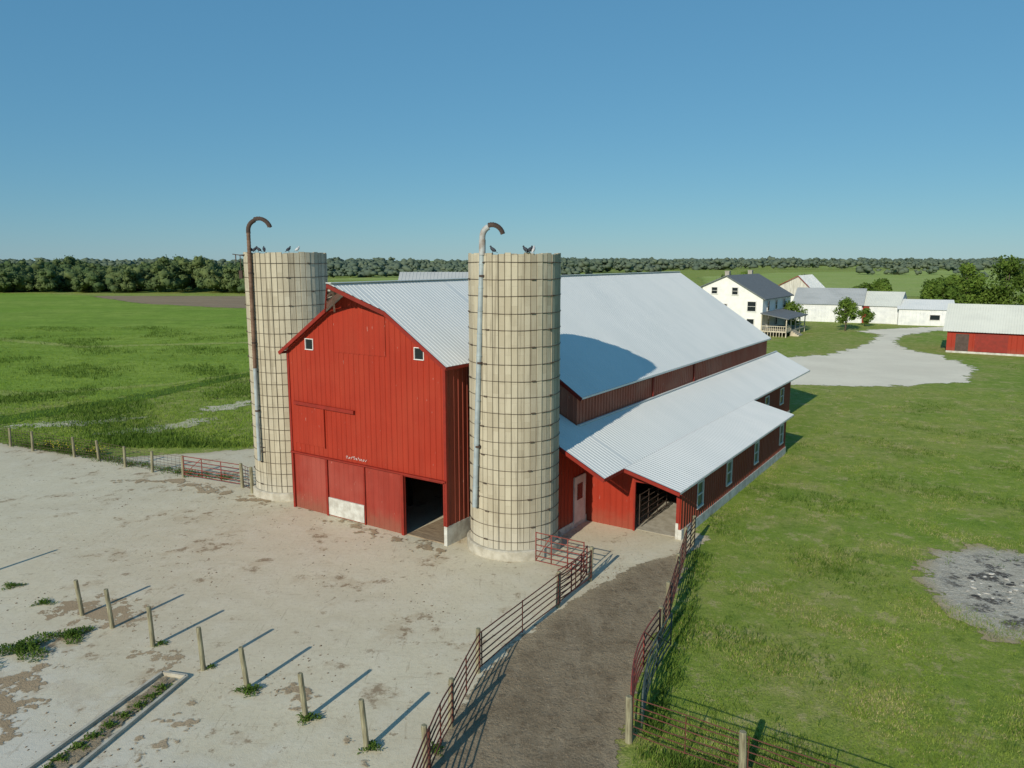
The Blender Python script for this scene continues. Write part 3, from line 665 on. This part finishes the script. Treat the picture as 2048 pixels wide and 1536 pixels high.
# ------------------------------------------------------------------ pigeons
def bird(loc,rot,mat,label):
    mb=MB(); ry=Matrix.Rotation(math.radians(-38),3,'Y')
    mb.ell((0,0,.15),(.125,.062,.068),12,8,ry); mb.ell((.085,0,.262),(.036,.032,.036),10,7)
    mb.tube([(.05,0,.20),(.075,0,.235),(.085,0,.26)],[.045,.034,.03],8)
    mb.tube([(.112,0,.262),(.145,0,.252)],[.011,.002],6)
    mb.face([(-.06,-.03,.085),(-.06,.03,.085),(-.19,.04,.02),(-.19,-.04,.02)]); mb.face([(-.06,-.03,.10),(-.19,-.04,.028),(-.19,.04,.028),(-.06,.03,.10)])
    for sd in (-1,1):
        mb.ell((-.02,sd*.055,.15),(.12,.016,.05),8,6,ry); mb.tube([(.01,sd*.025,.10),(.015,sd*.025,0)],.006,5); mb.tube([(-.015,sd*.025,.004),(.045,sd*.025,.004)],.005,4)
    o=mb.obj("pigeon",mat,None,loc,True,label=label,category="bird",group="pigeons perched on the silo rims"); o.rotation_euler=(0,0,rot)
def onrim(c,R,a): a=math.radians(a); return (c[0]+R*math.cos(a),c[1]+R*math.sin(a))
for a,rt in ((232,2.8),(241,.4),(248,3.0),(257,2.0),(291,.8)):
    x,y=onrim((-11.46,38.85),1.98,a); bird((x,y,12.38),rt,BIRDM,"dark slate pigeon perched on the silo rim")
x,y=onrim((-11.46,38.85),1.98,303); bird((x,y,12.38),.2,BIRDW,"pale white pigeon perched on the silo rim")
for a,rt in ((283,2.6),(289,.7),(243,2.9)):
    x,y=onrim((.10,31.0),1.83,a); bird((x,y,12.26),rt,BIRDM,"dark slate pigeon perched on the silo rim")
x,y=onrim((.10,31.0),1.83,293); bird((x,y,12.26),1.2,BIRDW,"pale white pigeon perched on the silo rim")

# ------------------------------------------------------------------ posts, fences, gates
def post_mesh(mb,x,y,h,r=.07,tx=0,ty=0,z0=-.05):
    mb.tube([(x,y,z0),(x+tx*h*.5,y+ty*h*.5,h*.5),(x+tx*h,y+ty*h,h-.02),(x+tx*h,y+ty*h,h)],[r*1.06,r,r*.96,r*.8],10)
for (x,y) in [(-20.3,27.9),(-14.7,24.3),(-13.2,23.4),(-11.3,22.2),(-9.15,20.8),(-7.5,19.8),(-5.45,18.35),(-3.6,17.1)]:
    mb=MB(); post_mesh(mb,0,0,1.32+random.uniform(-.04,.05),.072,random.uniform(-.09,-.03),random.uniform(-.03,.03))
    mb.obj("fence_post",POSTM,None,(x,y,0),label="weathered round wooden post standing alone in concrete yard",category="post",group="row of wooden posts across the yard")
def fence(pts,name,label,rails,mat,postmat=POSTM,h=1.3,r=.065,rr=.02,wire=False,sag=0):
    b=pts[0]; root=empty(name,(b[0],b[1],0),0,label=label,category="fence")
    for i,p in enumerate(pts):
        mb=MB(); post_mesh(mb,0,0,h+random.uniform(-.03,.08),r,random.uniform(-.04,.04),random.uniform(-.03,.03))
        mb.obj("post",postmat,root,(p[0]-b[0],p[1]-b[1],0))
    for p,q in zip(pts[:-1],pts[1:]):
        mb=MB(); L=math.hypot(q[0]-p[0],q[1]-p[1]); d=((q[0]-p[0])/L,(q[1]-p[1])/L); n=(-d[1],d[0])
        for k in range(rails):
            z=.14+(h-.24)*k/(rails-1) if wire else .22+(h-.28)*k/(rails-1)
            pp=[]; ph=random.uniform(0,6)
            for s in range(9):
                t=s/8; w=sag*math.sin(math.pi*t); dz=.018*math.sin(t*5+ph)+random.uniform(-.006,.006)
                pp.append((p[0]-b[0]+(q[0]-p[0])*t+n[0]*(w+.07),p[1]-b[1]+(q[1]-p[1])*t+n[1]*(w+.07),z+dz))
            mb.tube(pp,rr,5 if wire else 7)
        if wire:
            m=int(L/.3)
            for s in range(1,m):
                t=s/m; w=sag*math.sin(math.pi*t); x=p[0]-b[0]+(q[0]-p[0])*t+n[0]*(w+.07); y=p[1]-b[1]+(q[1]-p[1])*t+n[1]*(w+.07)
                mb.tube([(x,y,.12),(x,y,h-.1)],rr*.75,4)
        else:
            for t in (.02,.5,.98):
                w=sag*math.sin(math.pi*t); x=p[0]-b[0]+(q[0]-p[0])*t+n[0]*(w+.07); y=p[1]-b[1]+(q[1]-p[1])*t+n[1]*(w+.07)
                mb.tube([(x,y,.18),(x,y,h-.04)],rr*1.05,6)
        mb.obj("wire_panel" if wire else "rail_panel",mat,root)
    return root
def gate(p,q,label,mat=PIPEG,h=1.28,rails=6,z0=.2,rr=.022,bow=0):
    mb=MB(); L=math.hypot(q[0]-p[0],q[1]-p[1]); u=((q[0]-p[0])/L,(q[1]-p[1])/L); n=(-u[1],u[0])
    X=lambda t:(u[0]*L*t+n[0]*bow*math.sin(math.pi*t),u[1]*L*t+n[1]*bow*math.sin(math.pi*t))
    for k in range(rails):
        z=z0+(h-z0)*(k/(rails-1))**1.12; mb.tube([(*X(s/8),z) for s in range(9)],rr,7)
    for t in (0,.33,.67,1): mb.tube([(*X(t),z0-.02),(*X(t),h+.02)],rr*1.15,7)
    mb.tube([(*X(0),z0),(*X(.33),h)],rr*.8,6)
    return mb.obj("farm_gate",mat,None,(p[0],p[1],0),True,label=label,category="gate")
LF=[(-38,50.6),(-35.2,49.3),(-32.7,48.1),(-30.5,46.9),(-27.0,45.4),(-25.0,44.5),(-22.7,43.1),(-20.6,42.0),(-18.4,41.0)]
fence(LF,"wire_fence","wooden post fence with rusty woven wire beside the meadow",7,WIRE,h=1.28,r=.08,rr=.009,wire=True)
gate((-18.3,40.9),(-14.5,39.1),"long red tubular farm gate between yard and meadow",h=1.25,rails=6,rr=.024)
fence([(-14.4,39.05),(-13.55,38.1)],"wire_fence","short wire fence closing the gap to the silo",6,PIPER,h=1.35,r=.09,rr=.014,wire=True)
fence([(2.95,27.1),(1.6,24.9),(-1.0,20.65),(-1.6,18.0),(-2.0,16.1),(-2.45,12.5)],"pipe_fence","rusty red pipe rail fence on wooden posts along dirt lane",6,PIPER,h=1.32,r=.075,rr=.020,sag=-.03)
gate((.95,28.65),(2.75,27.55),"red tubular gate standing beside the silo base",h=1.36,rails=6)
gate((2.85,27.35),(1.62,25.1),"red tubular gate swung along the dirt lane",mat=PIPEG,h=1.3,rails=6,bow=.15)
fence([(7.75,30.9),(7.0,29.3),(6.1,26.6),(5.25,24.0),(4.62,22.2)],"pipe_fence","rusty pipe fence beside the lawn",6,PIPER,h=1.3,r=.075,rr=.02)
gate((4.6,22.1),(3.0,17.55),"bowed red tubular gate beside the dirt lane",mat=PIPEG,h=1.28,rails=6,bow=-.25)
gate((4.95,22.0),(3.3,17.6),"faded green tubular gate leaning behind the red one",mat=GREENP,h=1.2,rails=5,bow=-.2)
fence([(2.95,17.4),(5.35,15.85),(8.4,13.8),(11.4,11.8)],"pipe_fence","rusty pipe and wire fence on stout wooden posts",6,PIPER,h=1.25,r=.09,rr=.014)

mb=MB()
for a,b in (((-12.4,13.2),(-10.25,20.55)),((-11.15,13.0),(-9.45,20.35)),((-10.25,20.55),(-9.45,20.35))):
    mb.beam((a[0]+11,a[1]-17,.05),(b[0]+11,b[1]-17,.05),.09,.12)
mb.obj("feed_bunk",FOOT,None,(-11,17,0),label="low concrete feed bunk kerb filled with soil",category="feed bunk")
sheet("bunk_soil",[(-12.3,13.2),(-10.2,20.45),(-9.5,20.3),(-11.2,13.1)],.048,.15,LANE)
big=MB()
for i in range(14):
    t=i/14; q=weed((random.uniform(-9,9),0),.30,.12,90,0,"",True); ox,oy=-11.8+t*2.1+random.uniform(-.1,.1),14+t*6.2
    n0=len(big.v); big.v+=[(x+ox,y+oy,z+.04) for x,y,z in q.v]; big.f+=[tuple(k+n0 for k in f) for f in q.f]; big.mi+=q.mi
big.obj("bunk_weeds",[WEEDM],None,label="small weeds growing in the feed bunk soil",kind="stuff")
mb=MB()
for i in range(170):
    a=random.uniform(0,6.28); d=random.random()**.7*2.5; s=random.uniform(.03,.12)
    mb.ell((d*math.cos(a)*1.1,d*math.sin(a)*.8,.02),(s*random.uniform(.7,1.6),s,s*.35),6,4,Matrix.Rotation(random.uniform(0,3),3,'Z'),mi=random.choice((0,1,1)))
mb.obj("ash_debris",[m_simple("charred_wood",(.07,.065,.06),(.03,.028,.026),5),m_simple("grey_ash_lumps",(.60,.57,.50),(.34,.31,.26),5)],None,(19.4,26.2,0),label="burnt ash lumps and charred scraps on grass",kind="stuff")

# ------------------------------------------------------------------ farmhouse
house=empty("farmhouse",(40.1,121.5,0),-TH,label="white two-storey farmhouse with dark shingle roof and porch",category="house")
hz=lambda x: 9.5-.58*(x+6) if x>-6 else 9.5-.44*(-6-x)
mb=MB()
Pf=[(-10,0,0),(0,0,0),(0,0,hz(0)),(-6,0,9.5),(-10,0,hz(-10))]
mb.face(Pf); mb.face([(x,18,z) for x,y,z in Pf][::-1]); mb.face([(0,0,0),(0,18,0),(0,18,hz(0)),(0,0,hz(0))]); mb.face([(-10,18,0),(-10,0,0),(-10,0,hz(-10)),(-10,18,hz(-10))])
mb.obj("wall",WHITE,house)
mb=MB()
for a,b in ((-6,.45),(-6,-10.45)):
    za=9.6; zb=hz(b)+.1; mb.face([(a,-.4,za),(a,18.4,za),(b,18.4,zb),(b,-.4,zb)]); mb.face([(a,-.4,za-.14),(b,-.4,zb-.14),(b,18.4,zb-.14),(a,18.4,za-.14)]); mb.face([(a,-.4,za),(b,-.4,zb),(b,-.4,zb-.14),(a,-.4,za-.14)]); mb.face([(b,-.4,zb),(b,18.4,zb),(b,18.4,zb-.14),(b,-.4,zb-.14)])
rf=mb.obj("roof",SHIN,house)
for y in (1.6,14.5):
    mb=MB(); mb.box(-6.75,-6.05,y-.4,y+.4,8.9,10.15); mb.box(-6.8,-6.0,y-.45,y+.45,10.15,10.28); mb.obj("chimney",GREYW,rf)
for u,z,w,h in ((-8.4,6.6,.9,1.0),(-5.0,6.5,.9,1.1),(-2.4,3.9,1.3,1.5),(-6.8,3.4,1.0,1.5),(-2.4,1.0,1.1,1.6)): window(house,'F',-.06,u,u+w,z,z+h,WHITEP,GLASS,.12)
for u in (2.6,7.5,12.5): window(house,'R',.06,u,u+1.1,3.9,5.4,WHITEP,GLASS,.1)
for u in (3,8): window(house,'R',.06,u,u+1.0,1.3,2.9,WHITEP,GLASS,.1)
mb=MB(); mb.face([(0,-1.2,3.75),(0,12,3.75),(4.4,12,2.95),(4.4,-1.2,2.95)]); mb.face([(0,-1.2,3.6),(4.4,-1.2,2.8),(4.4,12,2.8),(0,12,3.6)]); mb.face([(4.4,-1.2,2.95),(4.4,12,2.95),(4.4,12,2.8),(4.4,-1.2,2.8)]); mb.face([(0,-1.2,3.75),(4.4,-1.2,2.95),(4.4,-1.2,2.8),(0,-1.2,3.6)])
mb.obj("porch_roof",SHIN,house)
mb=MB(); mb.box(.02,4.1,-1.0,11.8,.75,.95)
for y in (-.9,2,5,8,11.6): mb.box(3.95,4.1,y,y+.15,0,2.95)
mb.box(.1,.25,-.95,-.8,0,3.5)
for k in range(12): mb.box(4.0,4.06,-.8+k*.22,-.72+k*.22,.95,1.7); mb.box(.3+k*.3,.37+k*.3,-.98,-.9,.95,1.7)
mb.box(3.98,4.08,-.9,2,1.65,1.75); mb.box(.2,4,-1,-.9,1.65,1.75); mb.box(3.98,4.08,5,11.6,1.65,1.75)
for i in range(4): mb.box(4.1+i*.3,4.4+i*.3,2.2,4.8,0,.75-.18*i)
for k in range(8): mb.box(3.95,4.0,5.2+k*.8,5.3+k*.8,.1,.75); mb.box(.3+k*.45,.4+k*.45,-1,-.95,0,.75)
mb.obj("porch",m_simple("cream_porch_wood",(.58,.52,.40),(.42,.37,.28),3,.8),house)
mb=MB(); mb.box(-13.5,-10.02,2,10,0,3.2); mb.box(-13.7,-9.9,1.8,10.2,3.2,3.35); mb.obj("side_annex",WHITE,house)

def gable_shed(name,loc,rot,w,d,he,hr,wall,roof,label,cat,ridge='x',over=.35,hl=None):
    root=empty(name,(loc[0],loc[1],0),rot,label=label,category=cat); mb=MB()
    if ridge=='x':
        ribbed(mb,FRONT(0),0,w,0,lambda u:he,(),.6,.03); ribbed(mb,BACK(d),0,w,0,lambda u:he,(),.6,.03)
        tp=lambda u: he+(hr-he)*(1-abs(u-d/2)/(d/2))
        ribbed(mb,LEFT(0),0,d,0,tp,(),.6,.03,(d/2,)); ribbed(mb,RIGHT(w),0,d,0,tp,(),.6,.03,(d/2,))
    else:
        tp=lambda u: he+(hr-he)*(1-abs(u-w/2)/(w/2))
        if hl: tp=lambda u: (hr-(hr-hl)*(w/2-u)/(w/2)) if u<w/2 else (hr-(hr-he)*(u-w/2)/(w/2))
        ribbed(mb,FRONT(0),0,w,0,tp,(),.6,.03,(w/2,)); ribbed(mb,BACK(d),0,w,0,tp,(),.6,.03,(w/2,))
        ribbed(mb,LEFT(0),0,d,0,lambda u:tp(0),(),.6,.03); ribbed(mb,RIGHT(w),0,d,0,lambda u:tp(w),(),.6,.03)
    mb.obj("wall",wall,root); mb=MB()
    if ridge=='x':
        sl=(hr-he)/(d/2); pr=profile(-over,w+over,.3,.03)
        for (a,oa),(b,ob) in zip(pr[:-1],pr[1:]):
            for y0 in (-over,d+over):
                mb.face([(a,y0,he-sl*over+.06+oa),(b,y0,he-sl*over+.06+ob),(b,d/2,hr+.06+ob),(a,d/2,hr+.06+oa)])
    else:
        e1=(w+over,tp(w)-(hr-tp(w))/(w/2)*over+.06); e0=(-over,tp(0)-(hr-tp(0))/(w/2)*over+.06)
        roof_panel(mb,-over,d+over,lambda a:(w/2,hr+.06),lambda a:e1,.3,.03); roof_panel(mb,-over,d+over,lambda a:(w/2-.001,hr+.06),lambda a:e0,.3,.03)
    mb.obj("roof",roof,root); return root
rs=gable_shed("shed",(57.4,99.6),-TH,17,9,3.1,6.15,RED,ROOFL,"low red shed with cream ribbed metal roof","shed",'x',.5)
mb=MB(); mb.box(1.0,2.5,-.08,-.04,.1,2.5); mb.obj("door",m_simple("brown_door",(.10,.07,.06),(.07,.05,.04),3),rs)
mb=MB(); mb.box(0,17,-.10,-.05,0,.25); mb.obj("foundation",FOUND,rs)
mb=MB(); mb.box(3.2,6.8,-.09,-.05,.3,2.6); mb.obj("sliding_door",REDT,rs)
window(rs,'F',-.06,9.0,10.6,1.5,2.4,WHITEP,GLASS,.1,False); window(rs,'F',-.06,12.6,14,1.5,2.4,WHITEP,GLASS,.1,False)
a1=gable_shed("machine_shed",(56.5,152.5),-.50,12.5,12,3.5,6.4,WHITEM,ROOFG,"white metal machine shed with grey ribbed roof","shed",'x',.3)
a6=gable_shed("machine_shed",(67.7,147.3),-.62,6.5,10,3.4,5.9,WHITEM,ROOFL,"white metal machine shed with cream roof and red door trim","shed",'x',.3)
mb=MB(); mb.box(.3,1.5,-.08,-.04,0,3.4); mb.obj("door_trim",REDT,a6)
mb=MB(); mb.box(2.0,5.4,-.07,-.04,.1,3.0); mb.obj("sliding_door",WHITEM,a6)
a2=gable_shed("white_shed",(72.6,142.4),-.42,9.0,9,3.0,4.6,WHITEM,ROOF,"white metal shed with low pale roof and open side","shed",'x',.3)
window(a2,'F',-.05,5.2,6.8,1.1,2.0,WHITEP,GLASS,.1,False)
a3=gable_shed("utility_hut",(79.6,135.6),-.35,4.0,2.6,1.9,2.5,WHITEM,ROOFG,"small pale green metal utility hut beside drive","hut",'x',.15)
a4=gable_shed("old_barn",(71.8,204.5),-TH,9.3,16,3.4,8.0,GREYL,ROOF,"old whitish-grey wooden barn with white roof and red trim","barn",'y',.4,5.5)
mb=MB()
for x0,z0,x1,z1 in ((4.65,7.95,9.6,3.1),(-.3,5.4,4.65,7.95)): mb.beam((x0,-.45,z0-.05),(x1,-.45,z1-.05),.08,.16)
mb.each("rake_board",REDT,a4)
mb=MB(); mb.box(0,9.3,-.12,-.05,0,2.6); mb.obj("white_skirt",WHITE,a4)
a5=gable_shed("hay_barn",(-9.2,60),0,11,11,7.6,10.95,GREYW,ROOFG,"grey-roofed wooden hay barn behind the red barn","barn",'x',.4)

# ------------------------------------------------------------------ trees
def leafset(centers,radii,n,size,r,squash=.8):
    k=len(centers); ci=r.integers(0,k,n); C=np.array(centers)[ci]; Rr=np.array(radii)[ci]
    d=r.normal(size=(n,3)); d/=np.linalg.norm(d,axis=1)[:,None]; rad=(r.random(n)**.35)
    P=C+d*(Rr*rad)[:,None]*np.array([1,1,squash])
    t1=r.normal(size=(n,3)); t1/=np.linalg.norm(t1,axis=1)[:,None]; t2=np.cross(t1,d+.3*r.normal(size=(n,3))); t2/=np.linalg.norm(t2,axis=1)[:,None]+1e-9
    s=size*r.uniform(.6,1.4,n)[:,None]
    return np.stack([P-t1*s,P-t2*s*.6,P+t1*s,P+t2*s*.6],1).reshape(-1,3)
def tree(loc,h,w,seed,mat,label,group=None,leaf=.2,n=3500,trunk_frac=.3):
    r=np.random.default_rng(seed); root=empty("tree",(loc[0],loc[1],0),0,label=label,category="tree")
    if group: root["group"]=group
    k=14; cen=[];rad=[]
    for i in range(k):
        a=r.uniform(0,6.28); t=r.random(); z=h*(trunk_frac+.08+(.88-trunk_frac)*t); rr=w/2*math.sin(math.pi*min(1,.22+t*.72))*r.uniform(.35,.85)
        cen.append((rr*math.cos(a),rr*math.sin(a),z-h*.04)); rad.append(w*r.uniform(.15,.27))
    cen.append((0,0,h*.86)); rad.append(w*.18)
    mb=MB(); tr=max(.06,h*.02)
    mb.tube([(0,0,-.1),(tr*.4,0,h*trunk_frac*.6),(0,tr*.5,h*trunk_frac),(0,0,h*.8)],[tr*1.4,tr,tr*.85,tr*.2],8)
    for c in cen[:9]:
        z0=h*(trunk_frac*.8+.2*r.random()); mb.tube([(0,0,z0),(c[0]*.5,c[1]*.5,(z0+c[2])/2+.1),c],[tr*.5,tr*.3,tr*.08],6)
    mb.obj("trunk",BARK,root,smooth=True)
    o=tri_mesh("crown",leafset(cen,rad,n,leaf,r),mat,4); o.parent=root; return root
tree((57.5,130.5),5.6,4.6,1,LEAFY,"young green tree on the lawn beside farmhouse",None,.17,2600)
tree((48.8,133),4.8,5.5,2,LEAFY,"bushy young tree close to farmhouse porch",None,.17,2600,.15)
tree((65.0,139.5),3.2,3.6,3,LEAFY,"small round tree in front of white shed",None,.15,1500,.2)
tree((60.5,137),3.4,3.0,4,LEAF,"small tree in front of machine shed",None,.15,1300,.2)
for i,(x,y,h,w) in enumerate(((104,181,8.0,8),(112,188,11.0,11),(121,186,12.0,12),(131,190,12.2,12),(140,184,11,11),(124,178,9,9),(146,196,12.5,12))):
    tree((x,y),h,w,20+i,LEAFY if i%2 else LEAF,"broad leafy shade tree behind the sheds","shade trees beyond the sheds",.36,4200,.12)
for i,(x,y,h,w) in enumerate(((84,226,6.5,7),(99,214,5.5,8),(117,240,5.5,10),(109,226,5,8),(100,262,7,7),(66,232,7,9),(74,240,8,10),(132,236,6,11),(142,238,6.5,11),(126,228,5,9))):
    tree((x,y),h,w,50+i,LEAF if i%3 else LEAFY,"green field-edge tree behind the outbuildings","field-edge trees behind the outbuildings",.36,2400,.1)

# ------------------------------------------------------------------ woodland (stuff)
def ico(sub):
    bm=bmesh.new(); bmesh.ops.create_icosphere(bm,subdivisions=sub,radius=1); V=np.array([v.co[:] for v in bm.verts]); F=np.array([[v.index for v in f.verts] for f in bm.faces]); bm.free(); return V,F
I2=ico(2); I1=ico(1)
def blobs(name,C,Rd,mat,lab,jit=.2,I=I2,sq=.8):
    IV,IF=I; n=len(C); nv=len(IV); J=1+rng.normal(0,jit,(n,nv,1)); V=IV[None]*J*Rd[:,None,None]*np.array([1,1,sq])+C[:,None,:]
    F=(IF[None]+(np.arange(n)*nv)[:,None,None]).reshape(-1,3)
    me=bpy.data.meshes.new(name); m=n*nv; me.vertices.add(m); me.vertices.foreach_set("co",V.astype(np.float32).ravel())
    me.loops.add(len(F)*3); me.loops.foreach_set("vertex_index",F.astype(np.int32).ravel()); me.polygons.add(len(F)); me.polygons.foreach_set("loop_start",np.arange(0,len(F)*3,3,dtype=np.int32))
    me.update(calc_edges=True); me.materials.append(mat); o=bpy.data.objects.new(name,me); COL.objects.link(o); o["kind"]="stuff"; o["label"]=lab
def zone(t0,t1,y0,y1,n):
    y=y0+(y1-y0)*rng.random(n); t=rng.uniform(t0,t1,n); return np.stack([t*y,y],1)
def crowns(A,H,Wt,k):
    n=len(A); C=np.zeros((n,k,3)); a=rng.uniform(0,6.28,(n,k)); q=rng.random((n,k)); C[:,:,2]=H[:,None]*(.22+.62*q); rr=Wt[:,None]*.40*np.sqrt(1-(q*.8)**2)*rng.uniform(.4,1,(n,k))
    C[:,:,0]=A[:,0:1]+rr*np.cos(a); C[:,:,1]=A[:,1:2]+rr*np.sin(a); R=Wt[:,None]*rng.uniform(.11,.24,(n,k)); return C.reshape(-1,3),R.reshape(-1)
def lowf(A,s): return .5+.25*(np.sin(A[:,0]/s)+np.sin(A[:,0]/(s*.37)+A[:,1]/s*1.3))
A=np.concatenate([zone(-.80,-.27,280,330,320),zone(-.8,-.27,330,520,520)])
H=rng.uniform(4,8,len(A))+5.0*lowf(A,23)+3*(rng.random(len(A))>.88); Wt=rng.uniform(4.5,11.5,len(A))
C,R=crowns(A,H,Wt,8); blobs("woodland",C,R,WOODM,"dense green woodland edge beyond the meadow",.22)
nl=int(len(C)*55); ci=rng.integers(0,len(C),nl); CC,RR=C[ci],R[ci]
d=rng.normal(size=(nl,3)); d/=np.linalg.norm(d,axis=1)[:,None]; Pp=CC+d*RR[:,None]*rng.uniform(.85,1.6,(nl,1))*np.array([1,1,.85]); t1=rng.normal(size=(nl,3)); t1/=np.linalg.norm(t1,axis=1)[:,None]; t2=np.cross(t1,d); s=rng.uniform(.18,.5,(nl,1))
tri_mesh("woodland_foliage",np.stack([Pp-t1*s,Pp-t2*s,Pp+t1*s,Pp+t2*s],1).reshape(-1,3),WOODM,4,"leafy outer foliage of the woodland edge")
B=np.concatenate([zone(-.85,-.2,520,1500,1000),zone(-.27,.10,520,700,160),zone(-.25,.12,700,1600,500),zone(.05,.85,1000,1400,420),zone(.05,.9,1500,2600,1000),
   zone(.05,.2,740,800,50),zone(.12,.30,950,1000,60),zone(.45,.85,620,680,50),zone(.6,.85,480,540,40)])
kp=(lowf(B,90)>.24)|(B[:,1]>1500)|(B[:,0]<0); B=B[kp]
H=(rng.uniform(4,11,len(B))+7*lowf(B,60))*np.interp(B[:,1],[500,1000,2600],[.80,1.0,1.3]); Wt=rng.uniform(8,19,len(B))*np.interp(B[:,1],[500,2600],[.9,2.4])
C,R=crowns(B,H,Wt,6); blobs("distant_woodland",C,R,WOODF,"distant haze-tinted green tree line along the horizon",.28,I1,.7)

# ------------------------------------------------------------------ light, sky, camera
EL=math.radians(25.5); d=Vector((.476*math.cos(EL),.879*math.cos(EL),-math.sin(EL)))
sd=bpy.data.lights.new("sun","SUN"); sd.energy=4.2; sd.angle=math.radians(.53); sd.color=(1,.92,.77)
so=bpy.data.objects.new("sun",sd); COL.objects.link(so); so.rotation_euler=d.to_track_quat('-Z','Y').to_euler(); so.location=(-30,-40,40)
w=bpy.data.worlds.new("World"); scene.world=w; w.use_nodes=True; nt=w.node_tree
bg=nt.nodes["Background"]; sk=nt.nodes.new("ShaderNodeTexSky"); sk.sky_type='NISHITA'; sk.sun_disc=False
sk.sun_elevation=EL; sk.sun_rotation=math.atan2(-.476,-.879); sk.air_density=1.0; sk.dust_density=0; sk.ozone_density=10; sk.altitude=0
ga=nt.nodes.new("ShaderNodeGamma"); ga.inputs[1].default_value=.75; nt.links.new(sk.outputs[0],ga.inputs[0])
mu=nt.nodes.new("ShaderNodeVectorMath"); mu.operation='MULTIPLY_ADD'; nt.links.new(ga.outputs[0],mu.inputs[0]); mu.inputs[1].default_value=(.70,.74,.56); mu.inputs[2].default_value=(.20,.90,1.85)
nt.links.new(mu.outputs[0],bg.inputs[0]); bg.inputs[1].default_value=.128
cd=bpy.data.cameras.new("camera"); cd.sensor_width=36; cd.lens=36*1514.25/2048; cd.clip_end=30000; cd.clip_start=.1
c=bpy.data.objects.new("camera",cd); COL.objects.link(c); c.location=(0,0,12); c.rotation_euler=(math.pi/2-.162,0,0); scene.camera=c
scene.view_settings.view_transform='Standard'; scene.view_settings.look='None'; scene.view_settings.exposure=0
